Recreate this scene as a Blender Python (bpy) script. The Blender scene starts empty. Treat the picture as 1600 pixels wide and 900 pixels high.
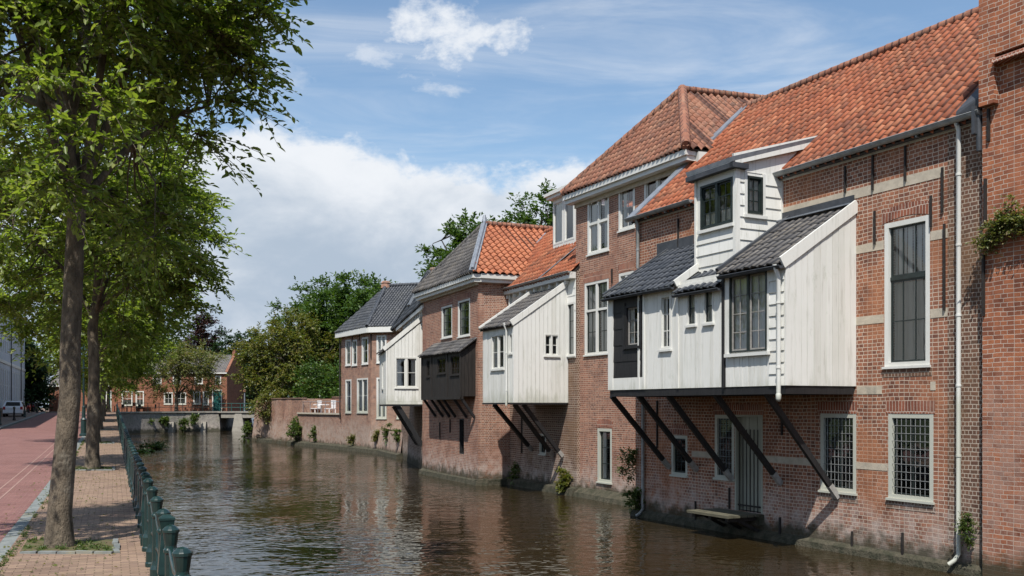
import bpy, bmesh, math, random
import numpy as np
from mathutils import Vector, Matrix

SC = bpy.context.scene
COL = SC.collection
# ------------------------------------------------------------------ camera, sky, sun, exposure
EZ = 2.1            # eye height above the near street
WZ = -1.0           # canal water level
FP, HV = 1500.0, 635.0
cam_d = bpy.data.cameras.new('camera'); cam = bpy.data.objects.new('camera', cam_d); COL.objects.link(cam)
cam.location = (0, 0, EZ); cam.rotation_euler = (math.radians(90), 0, 0)
cam_d.sensor_width = 36; cam_d.lens = FP/1600*36; cam_d.shift_y = (HV-450)/1600
cam_d.clip_start = .1; cam_d.clip_end = 6000
SC.camera = cam
SUN_DIR = Vector((.365, 1.48, -2.35)).normalized()
sd = bpy.data.lights.new('sun', 'SUN'); sun = bpy.data.objects.new('sun', sd); COL.objects.link(sun)
sun.rotation_euler = SUN_DIR.to_track_quat('-Z', 'Y').to_euler()
sun.location = (-20, -40, 60)
sd.energy = 4.8; sd.angle = math.radians(.6); sd.color = (1, .955, .88)
SKY_STRENGTH = .105
SC.view_settings.view_transform = 'Standard'; SC.view_settings.look = 'None'
SC.view_settings.exposure = 0.30; SC.view_settings.gamma = 1
SC.cycles.max_bounces = 8; SC.cycles.transparent_max_bounces = 12
SC.cycles.diffuse_bounces = 4; SC.cycles.glossy_bounces = 4; SC.cycles.transmission_bounces = 6
SC.cycles.caustics_reflective = False; SC.cycles.caustics_refractive = False

def nd(nt, typ, ins=None, **props):
    n = nt.nodes.new(typ)
    for k, v in props.items(): setattr(n, k, v)
    for k, v in (ins or {}).items():
        s = n.inputs[k]
        if isinstance(v, bpy.types.NodeSocket): nt.links.new(v, s)
        else:
            if isinstance(v, tuple) and len(v) == 3 and s.type == 'RGBA': v = v+(1,)
            s.default_value = v
    return n
def mth(nt, op, a, b=0.0, c=0.0, clamp=False):
    n = nd(nt, 'ShaderNodeMath', {0: a, 1: b, 2: c}, operation=op); n.use_clamp = clamp
    return n.outputs[0]
def mixc(nt, f, a, b, blend='MIX'):
    n = nd(nt, 'ShaderNodeMix', data_type='RGBA', blend_type=blend)
    for i, v in ((0, f), (6, a), (7, b)):
        s = n.inputs[i]
        if isinstance(v, bpy.types.NodeSocket): nt.links.new(v, s)
        else: s.default_value = (v+(1,)) if isinstance(v, tuple) and len(v) == 3 else v
    return n.outputs[2]
def mrange(nt, v, a, b, c=0., d=1., smooth=True):
    n = nd(nt, 'ShaderNodeMapRange', {0: v, 1: a, 2: b, 3: c, 4: d}, interpolation_type='SMOOTHSTEP' if smooth else 'LINEAR')
    return n.outputs[0]
def noise(nt, vec, scale, detail=4, rough=.55, dist=0.):
    return nd(nt, 'ShaderNodeTexNoise', {'Vector': vec, 'Scale': scale, 'Detail': detail, 'Roughness': rough, 'Distortion': dist}).outputs[0]

def build_world():
    w = bpy.data.worlds.new('World'); SC.world = w; w.use_nodes = True
    nt = w.node_tree; nt.nodes.clear()
    out = nd(nt, 'ShaderNodeOutputWorld'); bg = nd(nt, 'ShaderNodeBackground')
    sky = nd(nt, 'ShaderNodeTexSky', sky_type='NISHITA'); sky.sun_disc = False
    sky.sun_elevation = math.asin(-SUN_DIR.z); sky.sun_rotation = math.atan2(-SUN_DIR.x, -SUN_DIR.y)
    sky.air_density = 1.15; sky.dust_density = .6; sky.ozone_density = 1.6
    tc = nd(nt, 'ShaderNodeTexCoord'); d = tc.outputs['Generated']
    sx = nd(nt, 'ShaderNodeSeparateXYZ', {0: d})
    az = mth(nt, 'MULTIPLY', mth(nt, 'ARCTAN2', sx.outputs[0], sx.outputs[1]), 57.2958)
    el = mth(nt, 'MULTIPLY', mth(nt, 'ARCSINE', sx.outputs[2]), 57.2958)
    ae = nd(nt, 'ShaderNodeCombineXYZ', {0: az, 1: mth(nt, 'MULTIPLY', el, 1.7), 2: 0.0}).outputs[0]
    nbig = noise(nt, ae, .11, 7, .56, .25)
    nmid = noise(nt, ae, .26, 8, .6, .35)
    nfin = noise(nt, ae, .9, 6, .62, .2)
    # billowing bank over the roofs: its upper edge undulates with azimuth
    c = mth(nt, 'SUBTRACT', az, -13.5)
    bump = mth(nt, 'MULTIPLY', mth(nt, 'EXPONENT', mth(nt, 'MULTIPLY', mth(nt, 'MULTIPLY', c, c), -.035)), 2.2)
    edge = mth(nt, 'ADD', 13.9, bump)
    c2 = mth(nt, 'SUBTRACT', az, 6.5)
    edge = mth(nt, 'ADD', edge, mth(nt, 'MULTIPLY', mth(nt, 'EXPONENT', mth(nt, 'MULTIPLY', mth(nt, 'MULTIPLY', c2, c2), -.09)), 1.0))
    dd = mth(nt, 'SUBTRACT', edge, el)
    dd = mth(nt, 'ADD', dd, mth(nt, 'MULTIPLY', mth(nt, 'SUBTRACT', nmid, .5), 4.2))
    dd = mth(nt, 'ADD', dd, mth(nt, 'MULTIPLY', mth(nt, 'SUBTRACT', nfin, .5), 1.6))
    bank = mrange(nt, dd, -.55, 1.1)
    # detached cumulus puffs
    def puff(a0, e0, ra, re, amp):
        x = mth(nt, 'DIVIDE', mth(nt, 'SUBTRACT', az, a0), ra); y = mth(nt, 'DIVIDE', mth(nt, 'SUBTRACT', el, e0), re)
        r = mth(nt, 'ADD', mth(nt, 'MULTIPLY', x, x), mth(nt, 'MULTIPLY', y, y))
        v = mth(nt, 'SUBTRACT', 1.0, r)
        v = mth(nt, 'ADD', v, mth(nt, 'MULTIPLY', mth(nt, 'SUBTRACT', nmid, .5), 4.2))
        v = mth(nt, 'ADD', v, mth(nt, 'MULTIPLY', mth(nt, 'SUBTRACT', nfin, .5), 2.2))
        return mrange(nt, v, -.2, 1.6, 0, amp)
    p = puff(-3.6, 21.0, 5.4, 2.0, .92)
    for a in ((-8.2, 20.0, 2.0, 1.1, .6), (-3.6, 18.2, 2.0, .5, .6), (-13.5, 18.4, 2.3, 1.1, .35), (30, 26, 12, 4, .5), (-60, 30, 16, 6, .6)):
        p = mth(nt, 'MAXIMUM', p, puff(*a))
    # high thin veil
    veil = mrange(nt, noise(nt, nd(nt, 'ShaderNodeMapping', {0: ae, 2: (0, 0, .35), 3: (.35, 1.6, 1)}).outputs[0], .12, 6, .6, .6), .38, .82, .04, .55)
    dens = mth(nt, 'MAXIMUM', mth(nt, 'MAXIMUM', bank, p), veil)
    # body tone of the clouds: bright billows, blue-grey undersides
    tone = mth(nt, 'ADD', mth(nt, 'MULTIPLY', nbig, .9), mth(nt, 'MULTIPLY', mrange(nt, dd, 0, 7, 0, -.34, False), 1.0))
    tone = mth(nt, 'ADD', tone, mth(nt, 'MULTIPLY', nmid, .35))
    ccol = mixc(nt, mrange(nt, tone, .20, .68), (3.5, 4.2, 5.1), (6.8, 7.05, 7.4))
    skyc = mixc(nt, 1.0, sky.outputs[0], (.97, 1.08, 1.13), 'MULTIPLY')
    col = mixc(nt, dens, skyc, ccol)
    nt.links.new(col, bg.inputs[0]); bg.inputs[1].default_value = SKY_STRENGTH
    nt.links.new(bg.outputs[0], out.inputs[0])
build_world()

# ------------------------------------------------------------------ materials
def newmat(name):
    m = bpy.data.materials.new(name); m.use_nodes = True
    nt = m.node_tree; b = nt.nodes['Principled BSDF']
    return m, nt, b
def setb(nt, b, **k):
    names = {'col': 'Base Color', 'rough': 'Roughness', 'metal': 'Metallic', 'normal': 'Normal', 'spec': 'Specular IOR Level'}
    for kk, v in k.items():
        s = b.inputs[names[kk]]
        if isinstance(v, bpy.types.NodeSocket): nt.links.new(v, s)
        else: s.default_value = (v+(1,)) if isinstance(v, tuple) and len(v) == 3 else v
def bump(nt, h, strength, dist, normal=None):
    ins = {'Height': h, 'Strength': strength, 'Distance': dist}
    if normal: ins['Normal'] = normal
    return nd(nt, 'ShaderNodeBump', ins).outputs[0]
def pos(nt): return nd(nt, 'ShaderNodeNewGeometry').outputs['Position']
def uvn(nt): return nd(nt, 'ShaderNodeUVMap').outputs[0]

def brick_mat(name, c1, c2, mortar, w=.215, h=.075, ms=.009, damp=True, pale=.85, squash=.5, patch=(.35, .2, .14), bstr=.6, palez=.55, pcol=(.47, .40, .36)):
    m, nt, b = newmat(name)
    uv = uvn(nt); P = pos(nt)
    wn = nd(nt, 'ShaderNodeTexNoise', {'Vector': uv, 'Scale': 1.6, 'Detail': 4})
    off = nd(nt, 'ShaderNodeVectorMath', {0: wn.outputs[1], 1: (.5, .5, .5)}, operation='SUBTRACT').outputs[0]
    off = nd(nt, 'ShaderNodeVectorMath', {0: off, 3: .060}, operation='SCALE').outputs[0]
    vec = nd(nt, 'ShaderNodeVectorMath', {0: uv, 1: off}, operation='ADD').outputs[0]
    br = nd(nt, 'ShaderNodeTexBrick', {'Vector': vec, 'Color1': c1, 'Color2': c2, 'Mortar': mortar, 'Scale': 1.0, 'Mortar Size': ms, 'Mortar Smooth': .25, 'Bias': 0.0, 'Brick Width': w, 'Row Height': h}, offset=.5, squash=squash, squash_frequency=2)
    fac = br.outputs[1]
    col = br.outputs[0]
    # single darker, over-fired bricks
    cell = nd(nt, 'ShaderNodeTexBrick', {'Vector': vec, 'Color1': (0, 0, 0), 'Color2': (1, 1, 1), 'Mortar': (.3, .3, .3), 'Scale': 1.0, 'Mortar Size': 0.0, 'Bias': 0.0, 'Brick Width': w, 'Row Height': h}, offset=.5, squash=squash, squash_frequency=2).outputs[0]
    inv = mth(nt, 'SUBTRACT', 1.0, fac)
    dk = mth(nt, 'MULTIPLY', mrange(nt, cell, .72, .95, 0, .55), inv)
    col = mixc(nt, dk, col, (c1[0]*.42, c1[1]*.42, c1[2]*.5))
    big = noise(nt, P, .55, 5, .6)
    mid = noise(nt, P, 2.6, 5, .65)
    col = mixc(nt, mrange(nt, big, .48, .66, 0, .6), col, patch)
    col = mixc(nt, mrange(nt, noise(nt, nd(nt, 'ShaderNodeMapping', {0: P, 1: (7, 3, 1)}).outputs[0], .8, 5, .65), .54, .66, 0, .40), col, mixc(nt, 1.0, col, (.55, .52, .56), 'MULTIPLY'))
    col = mixc(nt, mrange(nt, mid, .42, .72, 0, .7), col, mixc(nt, 1.0, col, (.60, .58, .60), 'MULTIPLY'))
    col = mixc(nt, mrange(nt, noise(nt, P, 1.3, 6, .7), .6, .78, 0, .45), col, mixc(nt, 1.0, col, (1.4, 1.3, 1.22), 'MULTIPLY'))
    if damp:
        z = nd(nt, 'ShaderNodeSeparateXYZ', {0: P}).outputs[2]
        zz = mth(nt, 'ADD', z, mth(nt, 'MULTIPLY', mth(nt, 'SUBTRACT', mid, .5), 2.4))
        e = mth(nt, 'MULTIPLY', mrange(nt, zz, palez, palez-1.6, 0, pale), mrange(nt, noise(nt, P, 3.3, 6, .7), .34, .56))
        col = mixc(nt, e, col, pcol)
        za = mth(nt, 'ADD', z, mth(nt, 'MULTIPLY', mth(nt, 'SUBTRACT', noise(nt, P, 3.2, 5), .5), .9))
        col = mixc(nt, mrange(nt, za, -.36, -.78, 0, .88), col, (.035, .035, .018))
    rough = .88
    hgt = mth(nt, 'ADD', mth(nt, 'MULTIPLY', inv, 1.0), mth(nt, 'MULTIPLY', noise(nt, P, 22, 4, .7), .7))
    setb(nt, b, col=col, rough=rough, normal=bump(nt, hgt, bstr, .012), spec=.25)
    return m

def noisy_mat(name, c1, c2, scale=3., rough=.6, bs=.3, bd=.01, metal=0., stretch=None, spec=.4, c3=None, detail=6):
    m, nt, b = newmat(name); P = pos(nt)
    v = nd(nt, 'ShaderNodeMapping', {0: P, 3: stretch}).outputs[0] if stretch else P
    n = noise(nt, v, scale, detail, .62)
    col = mixc(nt, mrange(nt, n, .32, .7), c1, c2)
    if c3: col = mixc(nt, mrange(nt, noise(nt, P, scale*.31, 6, .7), .55, .72, 0, .8), col, c3)
    setb(nt, b, col=col, rough=rough, metal=metal, spec=spec, normal=bump(nt, noise(nt, v, scale*4, 5, .6), bs, bd))
    return m

def white_wood(name, base=(.72, .72, .69), dirt=(.42, .41, .37), k=.45):
    m, nt, b = newmat(name); P = pos(nt)
    v = nd(nt, 'ShaderNodeMapping', {0: P, 3: (9, 9, .7)}).outputs[0]
    st = noise(nt, v, 1.3, 6, .65)
    col = mixc(nt, mrange(nt, st, .5, .82, 0, k), base, dirt)
    col = mixc(nt, mth(nt, 'MULTIPLY', mrange(nt, noise(nt, nd(nt, 'ShaderNodeMapping', {0: P, 3: (2.2, 2.2, 1.1)}).outputs[0], 1.2, 7, .75), .56, .74), k*.7), col, (.40, .42, .34))
    col = mixc(nt, mrange(nt, noise(nt, P, 1.1, 5, .6), .45, .75, 0, .35), col, (base[0]*.82, base[1]*.83, base[2]*.8))
    ri = nd(nt, 'ShaderNodeNewGeometry').outputs['Random Per Island']
    col = mixc(nt, mrange(nt, ri, .45, 1.0, 0, .55, False), col, mixc(nt, 1.0, col, (.80, .79, .76), 'MULTIPLY'))
    zz = nd(nt, 'ShaderNodeSeparateXYZ', {0: P}).outputs[2]
    zb = mth(nt, 'ADD', zz, mth(nt, 'MULTIPLY', mth(nt, 'SUBTRACT', noise(nt, nd(nt, 'ShaderNodeMapping', {0: P, 3: (3, 3, .8)}).outputs[0], 1.5, 5, .7), .5), 1.6))
    col = mixc(nt, mrange(nt, zb, 2.75, 2.1, 0, .6), col, (.36, .37, .29))
    fl_ = mrange(nt, noise(nt, nd(nt, 'ShaderNodeMapping', {0: P, 3: (6, 6, 2)}).outputs[0], 2.5, 7, .8), .66, .72, 0, .6)
    col = mixc(nt, fl_, col, (.33, .31, .27))
    setb(nt, b, col=col, rough=.5, spec=.35, normal=bump(nt, mth(nt, 'SUBTRACT', noise(nt, v, 5, 4), fl_), .3, .004))
    return m

def tile_mat(name, cols, tw, rh, moss=(.06, .055, .04), mossk=.6, rough=.75, mscale=.7):
    m, nt, b = newmat(name); uv = uvn(nt); P = pos(nt)
    q = nd(nt, 'ShaderNodeVectorMath', {0: uv, 1: (tw, rh, 1)}, operation='DIVIDE').outputs[0]
    q = nd(nt, 'ShaderNodeVectorMath', {0: q}, operation='FLOOR').outputs[0]
    wn = nd(nt, 'ShaderNodeTexWhiteNoise', {'Vector': q}, noise_dimensions='2D').outputs[0]
    r = nd(nt, 'ShaderNodeValToRGB', {0: wn}); e = r.color_ramp.elements
    n = len(cols)
    e[0].position = 0; e[0].color = cols[0]+(1,); e[1].position = 1; e[1].color = cols[-1]+(1,)
    for i in range(1, n-1):
        x = e.new(i/(n-1)); x.color = cols[i]+(1,)
    col = r.outputs[0]
    a = mth(nt, 'MULTIPLY', mrange(nt, noise(nt, P, mscale, 6, .65), .42, .7), mrange(nt, noise(nt, P, 7, 5, .7), .38, .62))
    col = mixc(nt, mth(nt, 'MULTIPLY', a, mossk), col, moss)
    col = mixc(nt, mrange(nt, noise(nt, P, 18, 4, .7), .5, .75, 0, .3), col, mixc(nt, 1.0, col, (1.35, 1.3, 1.3), 'MULTIPLY'))
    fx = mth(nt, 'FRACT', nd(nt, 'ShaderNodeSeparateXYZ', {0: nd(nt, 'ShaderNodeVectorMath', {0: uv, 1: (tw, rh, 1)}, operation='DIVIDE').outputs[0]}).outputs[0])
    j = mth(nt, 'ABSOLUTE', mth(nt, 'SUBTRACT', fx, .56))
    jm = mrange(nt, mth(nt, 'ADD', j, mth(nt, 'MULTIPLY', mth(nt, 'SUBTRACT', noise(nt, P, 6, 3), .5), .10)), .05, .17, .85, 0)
    col = mixc(nt, jm, col, (cols[0][0]*.22, cols[0][1]*.26, cols[0][2]*.35))  # dark side-lap joint, with the groove shade between tile columns painted into its colour
    setb(nt, b, col=col, rough=rough, spec=.3, normal=bump(nt, noise(nt, P, 30, 4), .3, .005))
    return m

def leaf_mat(name, c1, c2, c3, trans=.35):
    m, nt, b = newmat(name)
    g = nd(nt, 'ShaderNodeNewGeometry'); r = g.outputs['Random Per Island']
    rp = nd(nt, 'ShaderNodeValToRGB', {0: r}); e = rp.color_ramp.elements
    e[0].color = c1+(1,); e[1].color = c3+(1,); x = e.new(.55); x.color = c2+(1,)
    col = rp.outputs[0]
    col = mixc(nt, mrange(nt, noise(nt, g.outputs['Position'], .8, 3), .35, .7, 0, .5), col, mixc(nt, 1.0, col, (.62, .7, .55), 'MULTIPLY'))
    setb(nt, b, col=col, rough=.42, spec=.45)
    tcol = mixc(nt, 1.0, col, (1.45, 1.55, .5), 'MULTIPLY')
    tr = nd(nt, 'ShaderNodeBsdfTranslucent', {0: tcol})
    mx = nd(nt, 'ShaderNodeMixShader', {0: trans, 1: b.outputs[0], 2: tr.outputs[0]})
    nt.links.new(mx.outputs[0], nt.nodes['Material Output'].inputs[0])
    return m

def glass_mat(name, tint=(.96, .97, .96), refl=.07):
    m, nt, b = newmat(name); nt.nodes.remove(b)
    P = pos(nt)
    nrm = bump(nt, noise(nt, P, 1.7, 2), .12, .03)
    fr = nd(nt, 'ShaderNodeFresnel', {0: 1.5, 'Normal': nrm}).outputs[0]
    f = mth(nt, 'ADD', mth(nt, 'MULTIPLY', fr, .9), refl, clamp=True)
    gl = nd(nt, 'ShaderNodeBsdfGlossy', {0: (.9, .93, .95, 1), 1: .02, 'Normal': nrm})
    tp = nd(nt, 'ShaderNodeBsdfTransparent', {0: tint+(1,)})
    mx = nd(nt, 'ShaderNodeMixShader', {0: f, 1: tp.outputs[0], 2: gl.outputs[0]})
    nt.links.new(mx.outputs[0], nt.nodes['Material Output'].inputs[0])
    return m

def water_mat():
    m, nt, b = newmat('canal_water'); P = pos(nt)
    a = nd(nt, 'ShaderNodeMapping', {0: P, 2: (0, 0, -.25), 3: (1.0, 1.15, 1)}).outputs[0]
    n1 = noise(nt, a, 1.35, 1.0, .5, .5); n2 = noise(nt, a, 3.4, 1.2, .5, .6); n3 = noise(nt, P, .35, 2)
    patch = mrange(nt, noise(nt, P, .11, 3), .36, .62, .30, 1.0)
    h = mth(nt, 'ADD', mth(nt, 'MULTIPLY', n1, .75), mth(nt, 'MULTIPLY', n2, .62))
    h = mth(nt, 'MULTIPLY', h, patch)
    h = mth(nt, 'ADD', h, mth(nt, 'MULTIPLY', n3, .5))
    setb(nt, b, col=(.026, .018, .008), rough=.035, normal=bump(nt, h, 1.0, .042), spec=.5)
    b.inputs['IOR'].default_value = 1.34
    return m

def paver_mat(name, c1, c2, mortar, w, h, rot=0., sunk=.9, dirt=(.2, .17, .12), squash=1.0):
    m, nt, b = newmat(name); P = pos(nt)
    v = nd(nt, 'ShaderNodeMapping', {0: P, 2: (0, 0, rot)}, ).outputs[0]
    br = nd(nt, 'ShaderNodeTexBrick', {'Vector': v, 'Color1': c1, 'Color2': c2, 'Mortar': mortar, 'Scale': 1.0, 'Mortar Size': .006, 'Mortar Smooth': .3, 'Bias': 0., 'Brick Width': w, 'Row Height': h}, offset=.5)
    col = br.outputs[0]
    col = mixc(nt, mrange(nt, noise(nt, P, .7, 5, .65), .4, .7, 0, .55), col, mixc(nt, 1.0, col, (.66, .62, .6), 'MULTIPLY'))
    col = mixc(nt, mrange(nt, noise(nt, P, 2.1, 6, .7), .48, .72, 0, .6), col, dirt)
    col = mixc(nt, mrange(nt, noise(nt, P, 9, 5, .75), .60, .72, 0, .6), col, mixc(nt, 1.0, col, (1.5, 1.4, 1.2), 'MULTIPLY'))
    hh = mth(nt, 'SUBTRACT', mth(nt, 'MULTIPLY', noise(nt, P, 14, 3), .6), br.outputs[1])
    setb(nt, b, col=col, rough=.85, spec=.25, normal=bump(nt, hh, sunk, .01))
    return m

M = {}
M['brick_near'] = brick_mat('weathered_red_brick', (.34, .142, .082), (.19, .082, .054), (.55, .45, .36), w=.132, h=.079, ms=.0085, squash=.86, patch=(.40, .17, .085))
M['brick_right'] = brick_mat('orange_red_brick', (.41, .15, .072), (.25, .09, .052), (.54, .44, .36), w=.205, h=.08, ms=.007, patch=(.36, .14, .08), squash=.62, pale=.5, palez=3.2, pcol=(.38, .26, .21))
M['brick_tall'] = brick_mat('brown_red_brick', (.36, .16, .10), (.21, .095, .065), (.50, .40, .32), w=.16, h=.068, ms=.0085, patch=(.30, .15, .105))
M['brick_dark'] = brick_mat('purple_brown_brick', (.125, .072, .05), (.20, .10, .066), (.44, .37, .30), w=.16, h=.079, ms=.010, patch=(.19, .11, .06))
M['brick_far'] = brick_mat('rosy_brick', (.35, .17, .11), (.20, .10, .07), (.46, .38, .31), w=.22, h=.068, ms=.009, patch=(.33, .23, .18), palez=1.6, pale=.65, pcol=(.42, .35, .30))
M['brick_orange'] = brick_mat('orange_house_brick', (.30, .12, .068), (.24, .09, .055), (.3, .2, .15), ms=.006, patch=(.28, .12, .07), damp=False)
M['brick_quay'] = brick_mat('grey_quay_brick', (.26, .235, .20), (.21, .19, .165), (.32, .30, .27), ms=.009, patch=(.2, .19, .15), pale=.5, squash=1)
M['arch'] = brick_mat('arch_brick', (.30, .105, .062), (.20, .075, .05), (.56, .45, .37), w=.075, h=.5, ms=.008, damp=False, squash=1)
M['stone'] = noisy_mat('sandstone', (.50, .44, .35), (.40, .35, .28), 6, .85, .4, .01, c3=(.28, .26, .22))
M['plinth'] = noisy_mat('mossy_footing', (.085, .075, .052), (.03, .032, .018), 5, .9, 1.0, .05, c3=(.022, .03, .010))
M['white'] = white_wood('white_painted_boards', (.72, .715, .68), (.34, .335, .28), .72)
M['whiteclean'] = white_wood('white_window_paint', (.66, .66, .63), (.45, .44, .40), .35)
M['black'] = noisy_mat('black_tarred_wood', (.022, .021, .022), (.010, .010, .011), 5, .55, .4, .004, stretch=(6, 6, .6))
M['brownblack'] = noisy_mat('tarred_brown_boards', (.030, .025, .022), (.014, .012, .011), 5, .6, .5, .004, stretch=(6, 6, .6))
M['greenframe'] = noisy_mat('dark_green_sash_paint', (.022, .032, .030), (.014, .02, .02), 8, .4, .1, .002)
M['lead'] = noisy_mat('grey_lead', (.27, .29, .32), (.18, .2, .23), 4, .5, .3, .01, metal=.3)
M['darklead'] = noisy_mat('dark_lead_flashing', (.06, .065, .075), (.035, .04, .048), 4, .6, .3, .01)
M['zinc'] = noisy_mat('zinc_gutter', (.33, .34, .34), (.22, .23, .23), 5, .5, .2, .004, metal=.3, c3=(.16, .14, .10))
M['iron'] = noisy_mat('green_cast_iron', (.006, .022, .020), (.012, .036, .032), 9, .28, .2, .003, spec=.6)
M['rust'] = noisy_mat('black_iron_anchor', (.03, .025, .022), (.015, .013, .013), 12, .7, .3, .004)
M['glass'] = glass_mat('window_glass')
M['curtain'] = noisy_mat('pale_curtain', (.80, .79, .74), (.62, .60, .56), 3, .9, .2, .01, stretch=(14, 14, .3))
M['greyshade'] = noisy_mat('grey_shutter_blind', (.34, .34, .31), (.26, .26, .24), 3, .8, .2, .01, stretch=(20, 20, .3))
M['room'] = noisy_mat('dark_interior', (.045, .04, .035), (.03, .027, .025), 2, .9, .1, .01)
TW, RH = .225, .30
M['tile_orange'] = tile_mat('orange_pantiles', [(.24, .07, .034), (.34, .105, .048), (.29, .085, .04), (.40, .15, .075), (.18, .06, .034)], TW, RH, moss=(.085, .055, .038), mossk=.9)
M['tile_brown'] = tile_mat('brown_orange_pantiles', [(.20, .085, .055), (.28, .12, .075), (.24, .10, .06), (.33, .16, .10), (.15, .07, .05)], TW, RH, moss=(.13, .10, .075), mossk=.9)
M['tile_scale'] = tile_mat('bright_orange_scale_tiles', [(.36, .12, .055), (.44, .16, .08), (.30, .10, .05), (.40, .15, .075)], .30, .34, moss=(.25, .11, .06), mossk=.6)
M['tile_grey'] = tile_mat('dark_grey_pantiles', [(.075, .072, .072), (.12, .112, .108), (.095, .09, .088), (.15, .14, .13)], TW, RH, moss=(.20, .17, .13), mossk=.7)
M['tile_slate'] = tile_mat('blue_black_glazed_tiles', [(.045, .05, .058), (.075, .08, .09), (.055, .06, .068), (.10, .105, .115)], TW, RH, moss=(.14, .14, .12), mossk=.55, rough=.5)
M['bark'] = noisy_mat('grey_brown_bark', (.17, .135, .095), (.06, .048, .034), 2.6, .9, 1.0, .05, stretch=(3, 3, 1.3), c3=(.26, .23, .18))
M['barkfar'] = noisy_mat('dark_bark', (.075, .062, .045), (.04, .034, .025), 4, .9, .6, .03)
M['leaf'] = leaf_mat('street_tree_leaf', (.115, .17, .034), (.185, .245, .055), (.30, .33, .12), .52)
M['leaf_green'] = leaf_mat('full_green_leaf', (.045, .092, .024), (.07, .125, .032), (.11, .165, .05), .32)
M['leaf_dark'] = leaf_mat('dark_green_leaf', (.018, .042, .018), (.028, .06, .022), (.042, .08, .028), .18)
M['leaf_olive'] = leaf_mat('olive_yellow_leaf', (.095, .125, .032), (.145, .155, .042), (.22, .175, .06), .33)
M['leaf_pale'] = leaf_mat('pale_grey_green_leaf', (.13, .155, .06), (.17, .19, .075), (.26, .20, .11), .33)
M['leaf_purple'] = leaf_mat('copper_beech_leaf', (.03, .014, .016), (.045, .02, .022), (.07, .03, .03), .15)
M['weed'] = leaf_mat('wall_weed_leaf', (.055, .095, .026), (.085, .13, .035), (.14, .16, .055), .33)
M['water'] = water_mat()
SR = math.radians(22.6)
M['road'] = paver_mat('red_road_bricks', (.245, .12, .105), (.18, .085, .08), (.32, .20, .17), .20, .075, -SR, dirt=(.2, .11, .10))
M['walk'] = paver_mat('buff_pavement_bricks', (.31, .215, .155), (.20, .135, .105), (.14, .10, .065), .21, .105, -SR, dirt=(.25, .19, .12))
M['leftwalk'] = paver_mat('brown_grey_pavement', (.27, .19, .15), (.22, .16, .13), (.12, .1, .08), .21, .105, -SR)
M['kerb'] = noisy_mat('blue_grey_kerb_stone', (.22, .235, .225), (.13, .145, .145), 3, .8, .5, .01, c3=(.27, .24, .15))
M['line'] = noisy_mat('pale_drain_bricks', (.36, .24, .20), (.26, .15, .13), 8, .85, .3, .01)
M['soil'] = noisy_mat('mossy_soil', (.12, .085, .05), (.06, .085, .02), 3.5, .95, 1, .03, c3=(.075, .11, .022))
M['grass'] = noisy_mat('rough_grass', (.05, .075, .02), (.07, .085, .03), 2, .95, .5, .03)
M['bed'] = noisy_mat('canal_bed_mud', (.05, .04, .025), (.035, .03, .02), 1, .95, .3, .03)
M['concrete'] = noisy_mat('grey_concrete', (.30, .28, .24), (.22, .20, .175), 2.5, .85, .4, .01)
M['planks'] = noisy_mat('mossy_planks', (.12, .11, .075), (.07, .066, .045), 5, .9, .5, .01, stretch=(1, 1, 6))
M['tip'] = noisy_mat('grey_strut_shoe', (.36, .34, .32), (.25, .24, .22), 8, .7, .2, .004)
M['render_grey'] = noisy_mat('pale_blue_grey_stucco', (.50, .53, .57), (.42, .45, .49), 1.2, .8, .2, .01)
M['carwhite'] = noisy_mat('white_car_paint', (.7, .71, .73), (.66, .67, .69), 2, .25, .02, .001, spec=.6)
M['tyre'] = noisy_mat('black_rubber', (.02, .02, .02), (.03, .03, .03), 8, .8, .2, .003)
M['redlamp'] = noisy_mat('red_plastic', (.4, .02, .02), (.3, .015, .015), 8, .3, .02, .001)
M['teal'] = noisy_mat('teal_paint', (.015, .10, .09), (.012, .075, .07), 3, .5, .1, .003)
M['greydoor'] = white_wood('grey_white_door', (.36, .35, .32), (.24, .23, .2), .5)
M['whiteplastic'] = noisy_mat('white_garden_furniture', (.78, .78, .78), (.7, .7, .7), 4, .5, .1, .002)

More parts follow.
